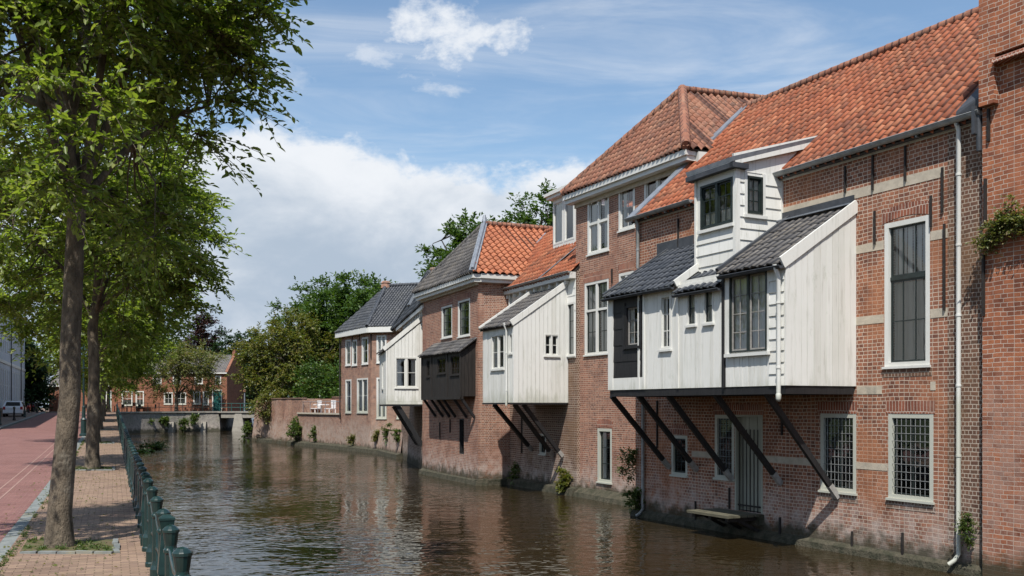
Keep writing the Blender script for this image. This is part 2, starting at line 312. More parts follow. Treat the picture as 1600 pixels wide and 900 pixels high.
# ------------------------------------------------------------------ mesh builder
class MB:
    def __init__(s): s.v = []; s.f = []; s.sm = []
    def add(s, vs, fs, smooth=False):
        o = len(s.v); s.v += [tuple(v) for v in vs]
        for f in fs: s.f.append(tuple(i+o for i in f)); s.sm.append(smooth)
        return s
    def quad(s, a, b, c, d): return s.add([a, b, c, d], [(0, 1, 2, 3)])
    def poly(s, pts): return s.add(pts, [tuple(range(len(pts)))])
    def hexa(s, b, t):      # bottom ring 4 and top ring 4
        return s.add(list(b)+list(t), [(3, 2, 1, 0), (4, 5, 6, 7), (0, 1, 5, 4), (1, 2, 6, 5), (2, 3, 7, 6), (3, 0, 4, 7)])
    def fbox(s, F, s0, s1, p0, p1, z0, z1):
        b = [F.P(s0, p0, z0), F.P(s1, p0, z0), F.P(s1, p1, z0), F.P(s0, p1, z0)]
        t = [F.P(s0, p0, z1), F.P(s1, p0, z1), F.P(s1, p1, z1), F.P(s0, p1, z1)]
        return s.hexa(b, t)
    def box(s, x0, x1, y0, y1, z0, z1):
        return s.hexa([(x0, y0, z0), (x1, y0, z0), (x1, y1, z0), (x0, y1, z0)], [(x0, y0, z1), (x1, y0, z1), (x1, y1, z1), (x0, y1, z1)])
    def bar(s, a, b, w, h, up=(0, 0, 1)):
        a = Vector(a); b = Vector(b); d = (b-a).normalized(); u = Vector(up)
        x = d.cross(u)
        if x.length < 1e-4: x = d.cross(Vector((1, 0, 0)))
        x.normalize(); y = x.cross(d)
        r = [x*(w/2)*i+y*(h/2)*j for i, j in ((-1, -1), (1, -1), (1, 1), (-1, 1))]
        return s.hexa([a+q for q in r], [b+q for q in r])
    def tube(s, pts, rad, n=8, cap=True, smooth=True):
        pts = [Vector(p) for p in pts]
        if not hasattr(rad, '__len__'): rad = [rad]*len(pts)
        vs = []; x = None
        for i, p in enumerate(pts):
            d = (pts[min(i+1, len(pts)-1)]-pts[max(i-1, 0)]).normalized()
            if x is None:
                x = d.cross(Vector((0, 0, 1)))
                if x.length < 1e-3: x = d.cross(Vector((0, 1, 0)))
            x = (x-d*x.dot(d)).normalized(); y = d.cross(x)
            for k in range(n):
                a = 2*math.pi*k/n; vs.append(p+(x*math.cos(a)+y*math.sin(a))*rad[i])
        fs = [(i*n+k, i*n+(k+1) % n, (i+1)*n+(k+1) % n, (i+1)*n+k) for i in range(len(pts)-1) for k in range(n)]
        s.add(vs, fs, smooth)
        if cap: s.add(vs[:n], [tuple(range(n))[::-1]]); s.add(vs[-n:], [tuple(range(n))])
        return s
    def lathe(s, c, prof, n=12, smooth=False):   # prof: (r, z)
        c = Vector(c); vs = []
        for r, z in prof:
            for k in range(n):
                a = 2*math.pi*(k+.5)/n; vs.append(c+Vector((r*math.cos(a), r*math.sin(a), z)))
        fs = [(i*n+k, i*n+(k+1) % n, (i+1)*n+(k+1) % n, (i+1)*n+k) for i in range(len(prof)-1) for k in range(n)]
        fs.append(tuple(range(n))[::-1]); fs.append(tuple(range((len(prof)-1)*n, len(prof)*n)))
        return s.add(vs, fs, smooth)
    def split(s, name, mat, parent):
        """every loose piece becomes a part of its own"""
        par = list(range(len(s.v)))
        def fd(i):
            while par[i] != i: par[i] = par[par[i]]; i = par[i]
            return i
        for f in s.f:
            for i in f[1:]: par[fd(i)] = fd(f[0])
        gr = {}
        for f, m_ in zip(s.f, s.sm): gr.setdefault(fd(f[0]), []).append((f, m_))
        for fs in gr.values():
            q = MB(); ids = sorted({i for f, _ in fs for i in f}); mp = {i: k for k, i in enumerate(ids)}
            q.v = [s.v[i] for i in ids]; q.f = [tuple(mp[i] for i in f) for f, _ in fs]; q.sm = [m_ for _, m_ in fs]; o = q.build(name, mat, parent)
        return o
    def build(s, name, mat, parent=None, loc=(0, 0, 0), uv=True):
        """vertices are world points; with a parent the data are stored relative to the parent's base"""
        base = Vector(loc)
        if parent is not None: base = Vector(parent['_b']) if '_b' in parent else Vector((0, 0, 0))
        me = bpy.data.meshes.new(name)
        me.from_pydata([tuple(Vector(v)-base) for v in s.v], [], s.f); me.materials.append(mat)
        me.polygons.foreach_set('use_smooth', s.sm)
        if uv:
            l = me.uv_layers.new(name='UVMap'); dat = np.zeros(len(me.loops)*2)
            for p in me.polygons:
                n = p.normal
                t = Vector((0, 0, 1)).cross(n)
                if t.length < .02: t = Vector((1, 0, 0)); b = Vector((0, 1, 0))
                else: t.normalize(); b = n.cross(t)
                for li in p.loop_indices:
                    w = Vector(s.v[me.loops[li].vertex_index])
                    dat[2*li] = w.dot(t); dat[2*li+1] = w.dot(b)
            l.data.foreach_set('uv', dat)
        me.validate(clean_customdata=False)
        o = bpy.data.objects.new(name, me); COL.objects.link(o)
        if parent is not None: o.parent = parent
        else: o.location = base
        o['_b'] = tuple(base)
        return o

def tag(o, label=None, cat=None, group=None, kind=None):
    for k, v in (('label', label), ('category', cat), ('group', group), ('kind', kind)):
        if v: o[k] = v
    return o
def thing(name, loc, label, cat, group=None):
    o = bpy.data.objects.new(name, None); COL.objects.link(o); o.location = loc; o.empty_display_size = .3
    o['_b'] = tuple(loc)
    return tag(o, label, cat, group)
def children(o): return [c for c in bpy.data.objects if c.parent == o]
def copy_tree(o, parent=None, kids=None):
    if kids is None:
        kids = {}
        for c in bpy.data.objects:
            if c.parent: kids.setdefault(c.parent.name, []).append(c)
    c = o.copy(); COL.objects.link(c); c.parent = parent
    for ch in kids.get(o.name, []): copy_tree(ch, c, kids)
    return c

class Fac:
    """a vertical facade: origin, horizontal direction d (leftwards in the view), outward normal n"""
    def __init__(s, O, d):
        s.O = Vector((O[0], O[1])); s.d = Vector((d[0], d[1])).normalized(); s.n = Vector((-s.d.y, s.d.x))
    def P(s, a, p, z):
        q = s.O+s.d*a+s.n*p; return Vector((q.x, q.y, z))
    def s(s, u, p=0.):
        k = (u-800)/FP; o = s.O+s.n*p
        return (k*o.y-o.x)/(s.d.x-k*s.d.y)
    def z(s, u, v, p=0.):
        q = s.O+s.n*p+s.d*s.s(u, p); return EZ+(HV-v)*q.y/FP
    def rect(s, u0, u1, vt, vb, p=0., at=0.):
        ua = u0+(u1-u0)*at
        a, b = s.s(u1, p), s.s(u0, p)
        return (min(a, b), max(a, b), s.z(ua, vb, p), s.z(ua, vt, p))

def wall(mb, F, s0, s1, z0, zt, holes=(), p=0., depth=.14, zt1=None):
    """vertical wall with rectangular openings; top runs from zt (at s0) to zt1 (at s1)"""
    zt1 = zt if zt1 is None else zt1
    top = lambda s: zt+(zt1-zt)*(s-s0)/(s1-s0)
    ss = sorted({s0, s1}.union(*[{max(s0, h[0]), min(s1, h[1])} for h in holes]) if holes else {s0, s1})
    zs = sorted({z0}.union(*[{max(z0, h[2]), h[3]} for h in holes]) if holes else {z0})
    for a, b in zip(ss[:-1], ss[1:]):
        for i, za in enumerate(zs):
            zb = zs[i+1] if i+1 < len(zs) else None
            cm = (a+b)/2; zm = (za+zb)/2 if zb is not None else za+1e-3
            if zb is not None and any(h[0]-1e-6 < cm < h[1]+1e-6 and h[2]-1e-6 < zm < h[3]+1e-6 for h in holes): continue
            if zb is None: mb.quad(F.P(b, p, za), F.P(a, p, za), F.P(a, p, top(a)), F.P(b, p, top(b)))
            else: mb.quad(F.P(b, p, za), F.P(a, p, za), F.P(a, p, zb), F.P(b, p, zb))
    for h in holes:
        a, b, c, d = h[:4]; q = p-depth
        mb.quad(F.P(a, p, c), F.P(a, q, c), F.P(a, q, d), F.P(a, p, d))
        mb.quad(F.P(b, q, c), F.P(b, p, c), F.P(b, p, d), F.P(b, q, d))
        mb.quad(F.P(a, p, d), F.P(a, q, d), F.P(b, q, d), F.P(b, p, d))
        mb.quad(F.P(b, p, c), F.P(b, q, c), F.P(a, q, c), F.P(a, p, c))
    return mb

def cut(lo, hi, holes):
    iv = [(lo, hi)]
    for c, d in holes:
        out = []
        for a, b in iv:
            if d <= a or c >= b: out.append((a, b)); continue
            if c > a: out.append((a, c))
            if d < b: out.append((d, b))
        iv = out
    return [i for i in iv if i[1]-i[0] > .004]

def vboards(mb, F, s0, s1, z0, zt, zt1=None, w=.16, p=0., t=.022, g=.012, holes=(), batten=False):
    zt1 = zt if zt1 is None else zt1
    top = lambda s: zt+(zt1-zt)*(s-s0)/(s1-s0)
    n = max(1, round((s1-s0)/w)); ed = [s0+(s1-s0)*i/n for i in range(n+1)]
    rnd = random.Random(int(abs(s0*97+z0*31)*10))
    for i in range(n):
        a0, b0 = ed[i]+g/2, ed[i+1]-g/2
        br = sorted({a0, b0} | {x for h in holes for x in h[:2] if a0 < x < b0})
        pt = p+t*rnd.uniform(.7, 1.2)
        for a, b in zip(br[:-1], br[1:]):
            m_ = (a+b)/2; hz = [(h[2], h[3]) for h in holes if h[0] < m_ < h[1]]
            tm = min(top(a), top(b))
            for c, d in cut(z0, tm, hz):
                last = abs(d-tm) < 1e-6
                ta, tb = (top(a), top(b)) if last else (d, d)
                mb.hexa([F.P(a, p, c), F.P(b, p, c), F.P(b, pt, c), F.P(a, pt, c)], [F.P(a, p, ta), F.P(b, p, tb), F.P(b, pt, tb), F.P(a, pt, ta)])
    return mb
def hboards(mb, F, s0, s1, z0, z1, h=.2, p=0., holes=(), t=.035, zfun=None):
    n = max(1, round((z1-z0)/h)); hh = (z1-z0)/n
    for i in range(n):
        a, b = z0+i*hh, z0+(i+1)*hh
        br = sorted({s0, s1} | {x for q in holes for x in q[:2] if s0 < x < s1})
        segs = []
        for c, d in zip(br[:-1], br[1:]):
            m_ = (c+d)/2; hz = [(q[2], q[3]) for q in holes if q[0] < m_ < q[1]]
            for e, g_ in cut(a, b, hz):
                if segs and segs[-1][1] == c and segs[-1][2:] == (e, g_): segs[-1] = (segs[-1][0], d, e, g_)
                else: segs.append((c, d, e, g_))
        for c, d, e, g_ in segs:
            te = t+(.006-t)*(e-a)/(b-a); tg = t+(.006-t)*(g_-a)/(b-a)
            mb.hexa([F.P(c, p, e), F.P(d, p, e), F.P(d, p+te, e), F.P(c, p+te, e)], [F.P(c, p, g_), F.P(d, p, g_), F.P(d, p+tg, g_), F.P(c, p+tg, g_)])
    return mb
def hboards_old(mb, F, s0, s1, z0, z1, h=.2, p=0., holes=(), t=.035, zfun=None):
    n = max(1, round((z1-z0)/h)); hh = (z1-z0)/n
    for i in range(n):
        a, b = z0+i*hh, z0+(i+1)*hh
        hs = [(q[0], q[1]) for q in holes if q[2] < b-.01 and q[3] > a+.01]
        for c, d in cut(s0, s1, hs):
            mb.hexa([F.P(c, p, a), F.P(d, p, a), F.P(d, p+t, a), F.P(c, p+t, a)], [F.P(c, p, b), F.P(d, p, b), F.P(d, p+.006, b), F.P(c, p+.006, b)])
    return mb

def window(root, F, r, p=0., setback=.06, cols=2, rows=3, casing=.075, frame='whiteclean', sash=None, mull=False, trans=None, curtain=None, sill=.05, label=None, proud=0.0, bar=.022, name='window', grille=False):
    """outer frame (part) > sash bars, panes, curtain, sill (sub-parts)"""
    s0, s1, z0, z1 = r; sash = sash or frame
    q = p-setback; f = MB(); c = casing; fp = p+proud
    f.fbox(F, s0, s0+c, q-.05, fp-.01, z0, z1); f.fbox(F, s1-c, s1, q-.05, fp-.01, z0, z1)
    f.fbox(F, s0+c, s1-c, q-.05, fp-.012, z1-c, z1); f.fbox(F, s0+c, s1-c, q-.05, fp-.012, z0, z0+c*.8)
    o = f.build(name, M[frame], root)
    if label: o['label'] = label
    a, b, zb, zt = s0+c, s1-c, z0+c*.8, z1-c
    leaves = [(a, b)]
    if mull:
        mm = (a+b)/2; w = .045 if mull is True else mull
        mb = MB(); mb.fbox(F, mm-w, mm+w, q-.04, fp-.02, zb, zt)
        if trans: mb.fbox(F, a, mm-w, q-.04, fp-.022, zb+(zt-zb)*trans-.04, zb+(zt-zb)*trans+.04); mb.fbox(F, mm+w, b, q-.04, fp-.022, zb+(zt-zb)*trans-.04, zb+(zt-zb)*trans+.04)
        mb.build('mullion', M[frame], o); leaves = [(a, mm-w), (mm+w, b)]
    elif trans:
        mb = MB(); mb.fbox(F, a, b, q-.04, q+.02, zb+(zt-zb)*trans-.035, zb+(zt-zb)*trans+.035); mb.build('transom', M[sash], o)
    sb = MB(); e = max(.016, min(.038, (b-a)*.09)); bar = min(bar, e)
    for la, lb in leaves:
        zz = [(zb, zt)]
        if trans: k = zb+(zt-zb)*trans; zz = [(zb, k-.035), (k+.035, zt)]
        for zi, (c0, c1) in enumerate(zz):
            sb.fbox(F, la, la+e, q-.03, q, c0, c1); sb.fbox(F, lb-e, lb, q-.03, q, c0, c1)
            sb.fbox(F, la+e, lb-e, q-.03, q-.001, c0, c0+e); sb.fbox(F, la+e, lb-e, q-.03, q-.001, c1-e, c1)
            rr = rows if not trans else max(1, round(rows*(c1-c0)/(zt-zb)))
            for i in range(1, cols):
                x = la+(lb-la)*i/cols; sb.fbox(F, x-bar/2, x+bar/2, q-.022, q-.004, c0+e, c1-e)
            for j in range(1, rr):
                x = c0+(c1-c0)*j/rr; sb.fbox(F, la+e, lb-e, q-.021, q-.006, x-bar/2, x+bar/2)
    sb.build('sash', M[sash], o)
    g = MB(); g.quad(F.P(b, q-.014, zb), F.P(a, q-.014, zb), F.P(a, q-.014, zt), F.P(b, q-.014, zt)); g.build('pane', M['glass'], o)
    if curtain:
        kind, amt = curtain
        cm = MB(); qq = q-.055
        def cloth(c0, c1, d0, d1):
            n = max(4, int((c1-c0)/.035)); top = []
            vs = []
            for i in range(n+1):
                x = c0+(c1-c0)*i/n; w = .018*math.sin(i*1.9)+.008*math.sin(i*.8)
                vs += [F.P(x, qq+w, d0), F.P(x, qq+w, d1)]
            cm.add(vs, [(2*i+2, 2*i, 2*i+1, 2*i+3) for i in range(n)], True)
        if kind == 'sides':
            cloth(a, a+(b-a)*amt, zb, zt); cloth(b-(b-a)*amt, b, zb, zt)
        elif kind == 'full': cloth(a, b, zb, zt)
        elif kind == 'lower': cloth(a, b, zb, zb+(zt-zb)*amt)
        elif kind == 'upper': cloth(a, b, zb+(zt-zb)*(1-amt), zt)
        cm.build('curtain', M['curtain'], o)
    if sill:
        sl = MB(); sl.fbox(F, s0-.03, s1+.03, q, p+max(.05, proud+.03), z0-sill, z0-.002); sl.build('sill', M[frame], o)
    if grille:
        gm = MB(); gp = p-.012
        nx = max(3, round((b-a)/.11)); nz = max(4, round((zt-zb)/.16))
        for i in range(1, nx): gm.tube([F.P(a+(b-a)*i/nx, gp, zb-.0), F.P(a+(b-a)*i/nx, gp, zt)], .0065, 5)
        for j in range(1, nz): gm.tube([F.P(a, gp+.006, zb+(zt-zb)*j/nz), F.P(b, gp+.006, zb+(zt-zb)*j/nz)], .006, 5)
        gm.build('grille', M['zinc'], o)
    return o

def arch_lintel(root, F, s0, s1, z, h=.22, rise=.0, p=0., name='brick_arch', mat='arch'):
    mb = MB(); n = 8
    for i in range(n):
        a = s0+(s1-s0)*i/n; b = s0+(s1-s0)*(i+1)/n
        ra = rise*(1-(2*i/n-1)**2); rb = rise*(1-(2*(i+1)/n-1)**2)
        mb.hexa([F.P(a, p-.02, z+ra), F.P(b, p-.02, z+rb), F.P(b, p+.008, z+rb), F.P(a, p+.008, z+ra)],
                [F.P(a, p-.02, z+h+ra), F.P(b, p-.02, z+h+rb), F.P(b, p+.008, z+h+rb), F.P(a, p+.008, z+h+ra)])
    return mb.build(name, M[mat], root)

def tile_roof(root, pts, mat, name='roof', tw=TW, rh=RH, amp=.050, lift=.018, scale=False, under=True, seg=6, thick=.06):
    """pantiles on a planar polygon; pts[0]->pts[1] is the eave (left to right seen from outside)"""
    P = [Vector(p) for p in pts]; O = P[0]
    e1 = (P[1]-P[0]).normalized(); nn = Vector((0, 0, 0))
    nn = (P[1]-P[0]).cross(P[2]-P[0]).normalized()
    if nn.z < 0: nn = -nn
    e2 = nn.cross(e1).normalized()
    if e2.z < 0: e2 = -e2
    xy = [((p-O).dot(e1), (p-O).dot(e2)) for p in P]
    x0, x1 = min(a for a, b in xy), max(a for a, b in xy); y1 = max(b for a, b in xy)
    nx = int(math.ceil((x1-x0)/tw)); ny = int(math.ceil(y1/rh))
    bm = bmesh.new(); uvl = bm.loops.layers.uv.new('UVMap')
    rnd = random.Random(7)
    prof = []
    for k in range(seg):
        f = k/seg
        prof.append(amp*(math.sin(2*math.pi*f)+.35*math.sin(4*math.pi*f+.5)))
    for j in range(ny):
        ya, yb = j*rh-.02, (j+1)*rh
        prev = None
        jit = [rnd.uniform(-.006, .006) for _ in range(nx+2)]
        for i in range(nx*seg+1):
            x = x0+i*tw/seg; h = prof[i % seg]; tdx = i//seg
            dy = 0.
            if scale: f = (i % seg)/seg; dy = -.05*math.sin(math.pi*f)
            dy += jit[tdx]*1.5
            hh = jit[tdx]+.020*math.sin(x*.83+1)+.012*math.sin(x*2.1+j*.35)
            a = bm.verts.new(O+e1*x+e2*(ya+dy)+nn*(h+lift+thick*.3+hh))
            l = bm.verts.new(O+e1*x+e2*(ya+dy+.004)+nn*(h+.0+hh))
            c = bm.verts.new(O+e1*x+e2*yb+nn*(h+.006+thick*.3+hh))
            if prev:
                pa, pl, pc, px, pt = prev
                f1 = bm.faces.new((pa, a, c, pc)); f2 = bm.faces.new((pl, l, a, pa))
                f1.smooth = True
                u0 = pt*tw+.001; u1 = u0+(x-px)*.98
                u0 = (px-x0)+1e-3; u1 = (x-x0)-1e-3
                for lp, uv in zip(f1.loops, ((u0, j*rh+.01), (u1, j*rh+.01), (u1, (j+1)*rh-.01), (u0, (j+1)*rh-.01))): lp[uvl].uv = uv
                for lp in f2.loops: lp[uvl].uv = ((u0+u1)/2, j*rh+.01)
            prev = (a, l, c, x, tdx)
    # clip to the polygon
    n = len(P); cen = sum(P, Vector((0, 0, 0)))/n
    for i in range(n):
        a, b = P[i], P[(i+1) % n]
        if i == 0: a = a-e2*.05; b = b-e2*.05
        no = (b-a).cross(nn).normalized()
        if no.dot(cen-a) > 0: no = -no
        bmesh.ops.bisect_plane(bm, geom=bm.verts[:]+bm.edges[:]+bm.faces[:], plane_co=a, plane_no=no, clear_outer=True, dist=1e-5)
    if under:
        v = [bm.verts.new(p-nn*.02) for p in P]; fs_ = [bm.faces.new(v)]
        w = [bm.verts.new(p-nn*(.02+thick)) for p in P]; fs_.append(bm.faces.new(w[::-1]))
        for i in range(n):
            j = (i+1) % n; fs_.append(bm.faces.new((w[i], w[j], v[j], v[i])))
        for q in fs_: q.material_index = 1
    base = Vector(root['_b']) if root is not None else Vector((0, 0, 0))
    bmesh.ops.translate(bm, verts=bm.verts[:], vec=-base)
    me = bpy.data.meshes.new(name); bm.to_mesh(me); bm.free(); me.materials.append(M[mat]); me.materials.append(M['brownblack'])
    o = bpy.data.objects.new(name, me); COL.objects.link(o)
    if root is not None: o.parent = root
    o['_b'] = tuple(base)
    return o
def ridge_tiles(root, a, b, mat, r=.13, name='ridge_tiles', step=.38):
    a = Vector(a); b = Vector(b); n = max(1, int((b-a).length/step)); mb = MB()
    for i in range(n):
        p = a+(b-a)*(i/n); q = a+(b-a)*((i+1.08)/n)
        mb.tube([p, q], [r*1.06, r*.93], 10)
    return mb.build(name, M[mat], root)
# ------------------------------------------------------------------ ground, street, canal
KX = -.4167                         # street direction: dX/dY
def gz(Y):                          # the street climbs gently towards the far quay
    return 0.0 if Y < 20 else 1.42*((Y-20)/90)**1.35 if Y < 110 else 1.42+.0*Y
def ST(o, Y, dz=0.): return Vector((o+KX*Y, Y, gz(Y)+dz))
YS = [-14, -6, 0, 4, 8, 12, 16, 20]+list(range(24, 111, 4))
def strip(name, o1, o2, dz, mat, y0=-14, y1=108, thick=0., kind='structure', root=None):
    ys = [y for y in YS if y0 < y < y1]; ys = [y0]+ys+[y1]
    mb = MB()
    for a, b in zip(ys[:-1], ys[1:]):
        mb.quad(ST(o1, a, dz), ST(o2, a, dz), ST(o2, b, dz), ST(o1, b, dz))
        if thick:
            for o, r in ((o1, 1), (o2, 0)):
                q = [ST(o, a, dz-thick), ST(o, b, dz-thick), ST(o, b, dz), ST(o, a, dz)]
                mb.poly(q[::-1] if r else q)
    o = mb.build(name, M[mat], root)
    if kind: o['kind'] = kind
    return o
g = MB(); g.quad((-3000, -1500, -3.2), (3000, -1500, -3.2), (3000, 4500, -3.2), (-3000, 4500, -3.2)); tag(g.build('ground', M['grass']), kind='structure')
g = MB(); g.quad((-90, -30, -2.4), (30, -30, -2.4), (30, 260, -2.4), (-90, 260, -2.4)); tag(g.build('canal_bed', M['bed']), kind='structure')
g = MB(); g.quad((-85, -28, WZ), (28, -28, WZ), (28, 258, WZ), (-85, 258, WZ)); tag(g.build('water', M['water']), kind='structure')
QE = .86                            # quay edge, measured like every street offset from the axis
strip('left_bank_ground', -260, QE-.3, -.012, 'grass')
strip('road', -7.5, -1.72, -.002, 'road')
strip('pavement', -1.5, QE-.34, .004, 'walk')
strip('kerb_stones', -1.72, -1.5, .010, 'kerb', thick=.05)
strip('quay_coping', QE-.34, QE, .03, 'kerb', thick=.2)
strip('left_kerb_stones', -7.72, -7.5, .12, 'kerb', thick=.2)
strip('left_pavement', -10.8, -7.72, .115, 'leftwalk', thick=.1)
strip('drain_line', -2.84, -2.80, .003, 'line'); strip('drain_line', -2.56, -2.52, .003, 'line')
strip('pavement_border', -1.5, -1.42, .009, 'walk')
mb = MB()
ys = YS
for a, b in zip(ys[:-1], ys[1:]):
    mb.quad(ST(QE-.02, a, .01), ST(QE+.05, a, -2.6-gz(a)), ST(QE+.05, b, -2.6-gz(b)), ST(QE-.02, b, .01))
tag(mb.build('quay_wall', M['brick_quay']), 'grey brick quay wall beneath the green railing along the pavement', 'quay wall')

def sheet(name, pts, z, mat):
    m_ = MB(); m_.poly([(x, y, z) for x, y in pts]); o = m_.build(name, M[mat]); o['kind'] = 'structure'; return o
# far quay: curved wall closing the canal, with the street and the square behind it
FQ = [(-44.15, 108), (-43.6, 112), (-42.2, 115.5), (-40.2, 118), (-38.2, 119.4), (-36.6, 120)]
FZ = 1.42
sheet('far_ground', [(-400, 108), (-44.3, 108)]+[(x-.05, y+.2) for x, y in FQ[1:]]+[(-36.7, 330), (-400, 330)], FZ-.01, 'leftwalk')
fq = thing('canal_end_wall', (-40, 118, WZ), 'curved grey quay wall closing the far end of the canal', 'quay wall')
mb = MB()
for (a, b) in zip(FQ[:-1], FQ[1:]):
    mb.quad((a[0]+.35, a[1]-.5, -2.4), (b[0]+.35, b[1]-.5, -2.4), (b[0], b[1], FZ-.1), (a[0], a[1], FZ-.1))
mb.quad((-36.25, 119.5, -2.4), (-36.25, 127, -2.4), (-36.6, 127, FZ-.1), (-36.6, 120, FZ-.1))
mb.build('wall_face', M['brick_quay'], fq)
mb = MB()
for (a, b) in zip(FQ[:-1], FQ[1:]):
    mb.hexa([(a[0]-.05, a[1]+.4, FZ-.1), (a[0]+.12, a[1]-.12, FZ-.1), (b[0]+.12, b[1]-.12, FZ-.1), (b[0]-.05, b[1]+.4, FZ-.1)],
            [(a[0]-.05, a[1]+.4, FZ+.08), (a[0]+.12, a[1]-.12, FZ+.08), (b[0]+.12, b[1]-.12, FZ+.08), (b[0]-.05, b[1]+.4, FZ+.08)])
mb.build('coping', M['concrete'], fq)
mb = MB()
for x, y in ((-38.4, 119.2), (-41.4, 116.4)): mb.hexa([(x-.1, y-.9, -2), (x+.5, y-.9, -2), (x+.5, y, -2), (x-.1, y, -2)], [(x-.1, y-.25, .2), (x+.5, y-.25, .2), (x+.5, y+.2, .2), (x-.1, y+.2, .2)])
mb.build('buttress', M['concrete'], fq)

# bridge at the end of the canal
br = thing('canal_bridge', (-32, 121, FZ), 'low flat footbridge with pale piers and teal railing at the end of the canal', 'bridge')
mb = MB(); mb.box(-36.7, -24, 119.6, 124, FZ-.12, FZ+.06); mb.build('deck', M['concrete'], br)
mb = MB(); mb.box(-36.3, -24, 119.75, 120.1, FZ-.75, FZ-.12); mb.box(-36.3, -24, 123.3, 123.7, FZ-.75, FZ-.12); mb.build('beam', M['concrete'], br)
for x in (-34.1, -29.0):
    mb = MB(); mb.hexa([(x-.85, 119.0, -2.3), (x+1.2, 119.0, -2.3), (x+1.2, 123.6, -2.3), (x-.85, 123.6, -2.3)], [(x-.45, 119.7, FZ-.13), (x+.35, 119.7, FZ-.13), (x+.35, 123.6, FZ-.13), (x-.45, 123.6, FZ-.13)]); mb.build('pier', M['concrete'], br)
mb = MB()
for y in (119.8, 123.7):
    for z in (.55, 1.05): mb.tube([(-36.6, y, FZ+z), (-24, y, FZ+z)], .035, 6)
    for i in range(9): mb.tube([(-36.5+i*1.5, y, FZ+.05), (-36.5+i*1.5, y, FZ+1.07)], .04, 6)
mb.build('bridge_railing', M['teal'], br)

# iron railing on the far quay
rl = thing('quay_railing', (-41, 117, FZ), 'thin black railing along the top of the curved far quay wall', 'railing')
mb = MB()
fp = [(x-.35, y+.25, FZ+.08) for x, y in FQ]
for z in (.5, 1.0): mb.tube([(a, b, c+z) for a, b, c in fp], .03, 6)
mb.build('rail', M['iron'], rl)
for a, b in zip(fp[:-1], fp[1:]):
    for k in range(2):
        q = Vector(a).lerp(Vector(b), k/2); m_ = MB(); m_.tube([q, q+Vector((0, 0, 1.03))], .04, 6); m_.build('railing_post', M['iron'], rl)

# ------------------------------------------------------------------ the near house L
def shell(root, F, s0, s1, depth, z0, z1, mat, holes=(), gable=None, name='wall', r=None, front=True, hd=.14, mb=None):
    """front wall with openings + plain side and back walls; r = depth direction (defaults to the normal)"""
    if front:
        m_ = MB(); wall(m_, F, s0, s1, z0, z1, holes, depth=hd); m_.build(name, M[mat], root)
    rv = Vector((r[0], r[1], 0)).normalized()*depth if r else Vector((-F.n.x, -F.n.y, 0))*depth
    a0, a1 = F.P(s0, -.002, z0), F.P(s1, -.002, z0); h = Vector((0, 0, z1-z0))
    m_ = MB()
    m_.quad(a0, a0+rv, a0+rv+h, a0+h); m_.quad(a0+rv, a1+rv, a1+rv+h, a0+rv+h); m_.quad(a1+rv, a1, a1+h, a1+rv+h)
    if gable is not None:
        for a in (a0, a1): m_.poly([a+h, a+rv+h, a+rv/2+h+Vector((0, 0, gable))])
    m_.build('outer_wall', M[mat], root)

L = Fac((7.18, 20.06), (-.513, 1.0))
sR = L.s(1536); sV = L.s(993)
EV = 7.47; RW = 4.0; RZ = 11.08
H = thing('brick_canal_house', tuple(L.P(3, -3, WZ)), 'long red brick house with orange pantile roof, beside the tall brick end wall', 'house')
big = L.rect(1382, 1453, 350, 573); lo1 = L.rect(1388, 1458.5, 646, 777); lo2 = L.rect(1282, 1338, 646, 765)
smw = L.rect(1049, 1074, 680, 741); dkw = L.rect(1117, 1147, 648, 746); dor = L.rect(1148.5, 1192, 648, 797)
# the timber bay has its own openings into the house, never seen: leave the wall closed there
holes = [big, lo1, lo2, smw, dkw, dor]
shell(H, L, sR, sV, 8.0, -2.4, EV, 'brick_near', holes, gable=RZ-EV)
window(H, L, big, cols=3, rows=4, casing=.1, sash='greenframe', trans=.62, curtain=None, setback=.07, proud=.012, label='tall white framed window with dark green sashes')
f = MB(); f.fbox(L, big[0]+.12, big[1]-.12, -.2, -.16, big[2]+.1, big[2]+(big[3]-big[2])*.58); f.build('blind', M['greyshade'], H)
f = MB()
for i in range(8):
    a = big[0]+.1+(big[1]-big[0]-.2)*i/8; b = a+(big[1]-big[0]-.2)/8
    f.quad(L.P(b, -.17-.03*(i % 2), big[2]+1.7), L.P(a, -.14-.03*((i+1) % 2), big[2]+1.7), L.P(a, -.14-.03*((i+1) % 2), big[3]-.1), L.P(b, -.17-.03*(i % 2), big[3]-.1))
f.build('curtain', M['curtain'], H)
window(H, L, lo1, cols=2, rows=2, casing=.09, sash='greenframe', setback=.07, proud=.012, grille=True, bar=.02, label='white framed ground floor window with iron grille, beside the downpipe')
window(H, L, lo2, cols=2, rows=2, casing=.09, sash='greenframe', setback=.07, proud=.012, grille=True, bar=.02)
window(H, L, smw, cols=2, rows=3, casing=.08, sash='greenframe', proud=.01)
window(H, L, dkw, cols=2, rows=3, casing=.09, sash='greenframe', proud=.01, grille=True)
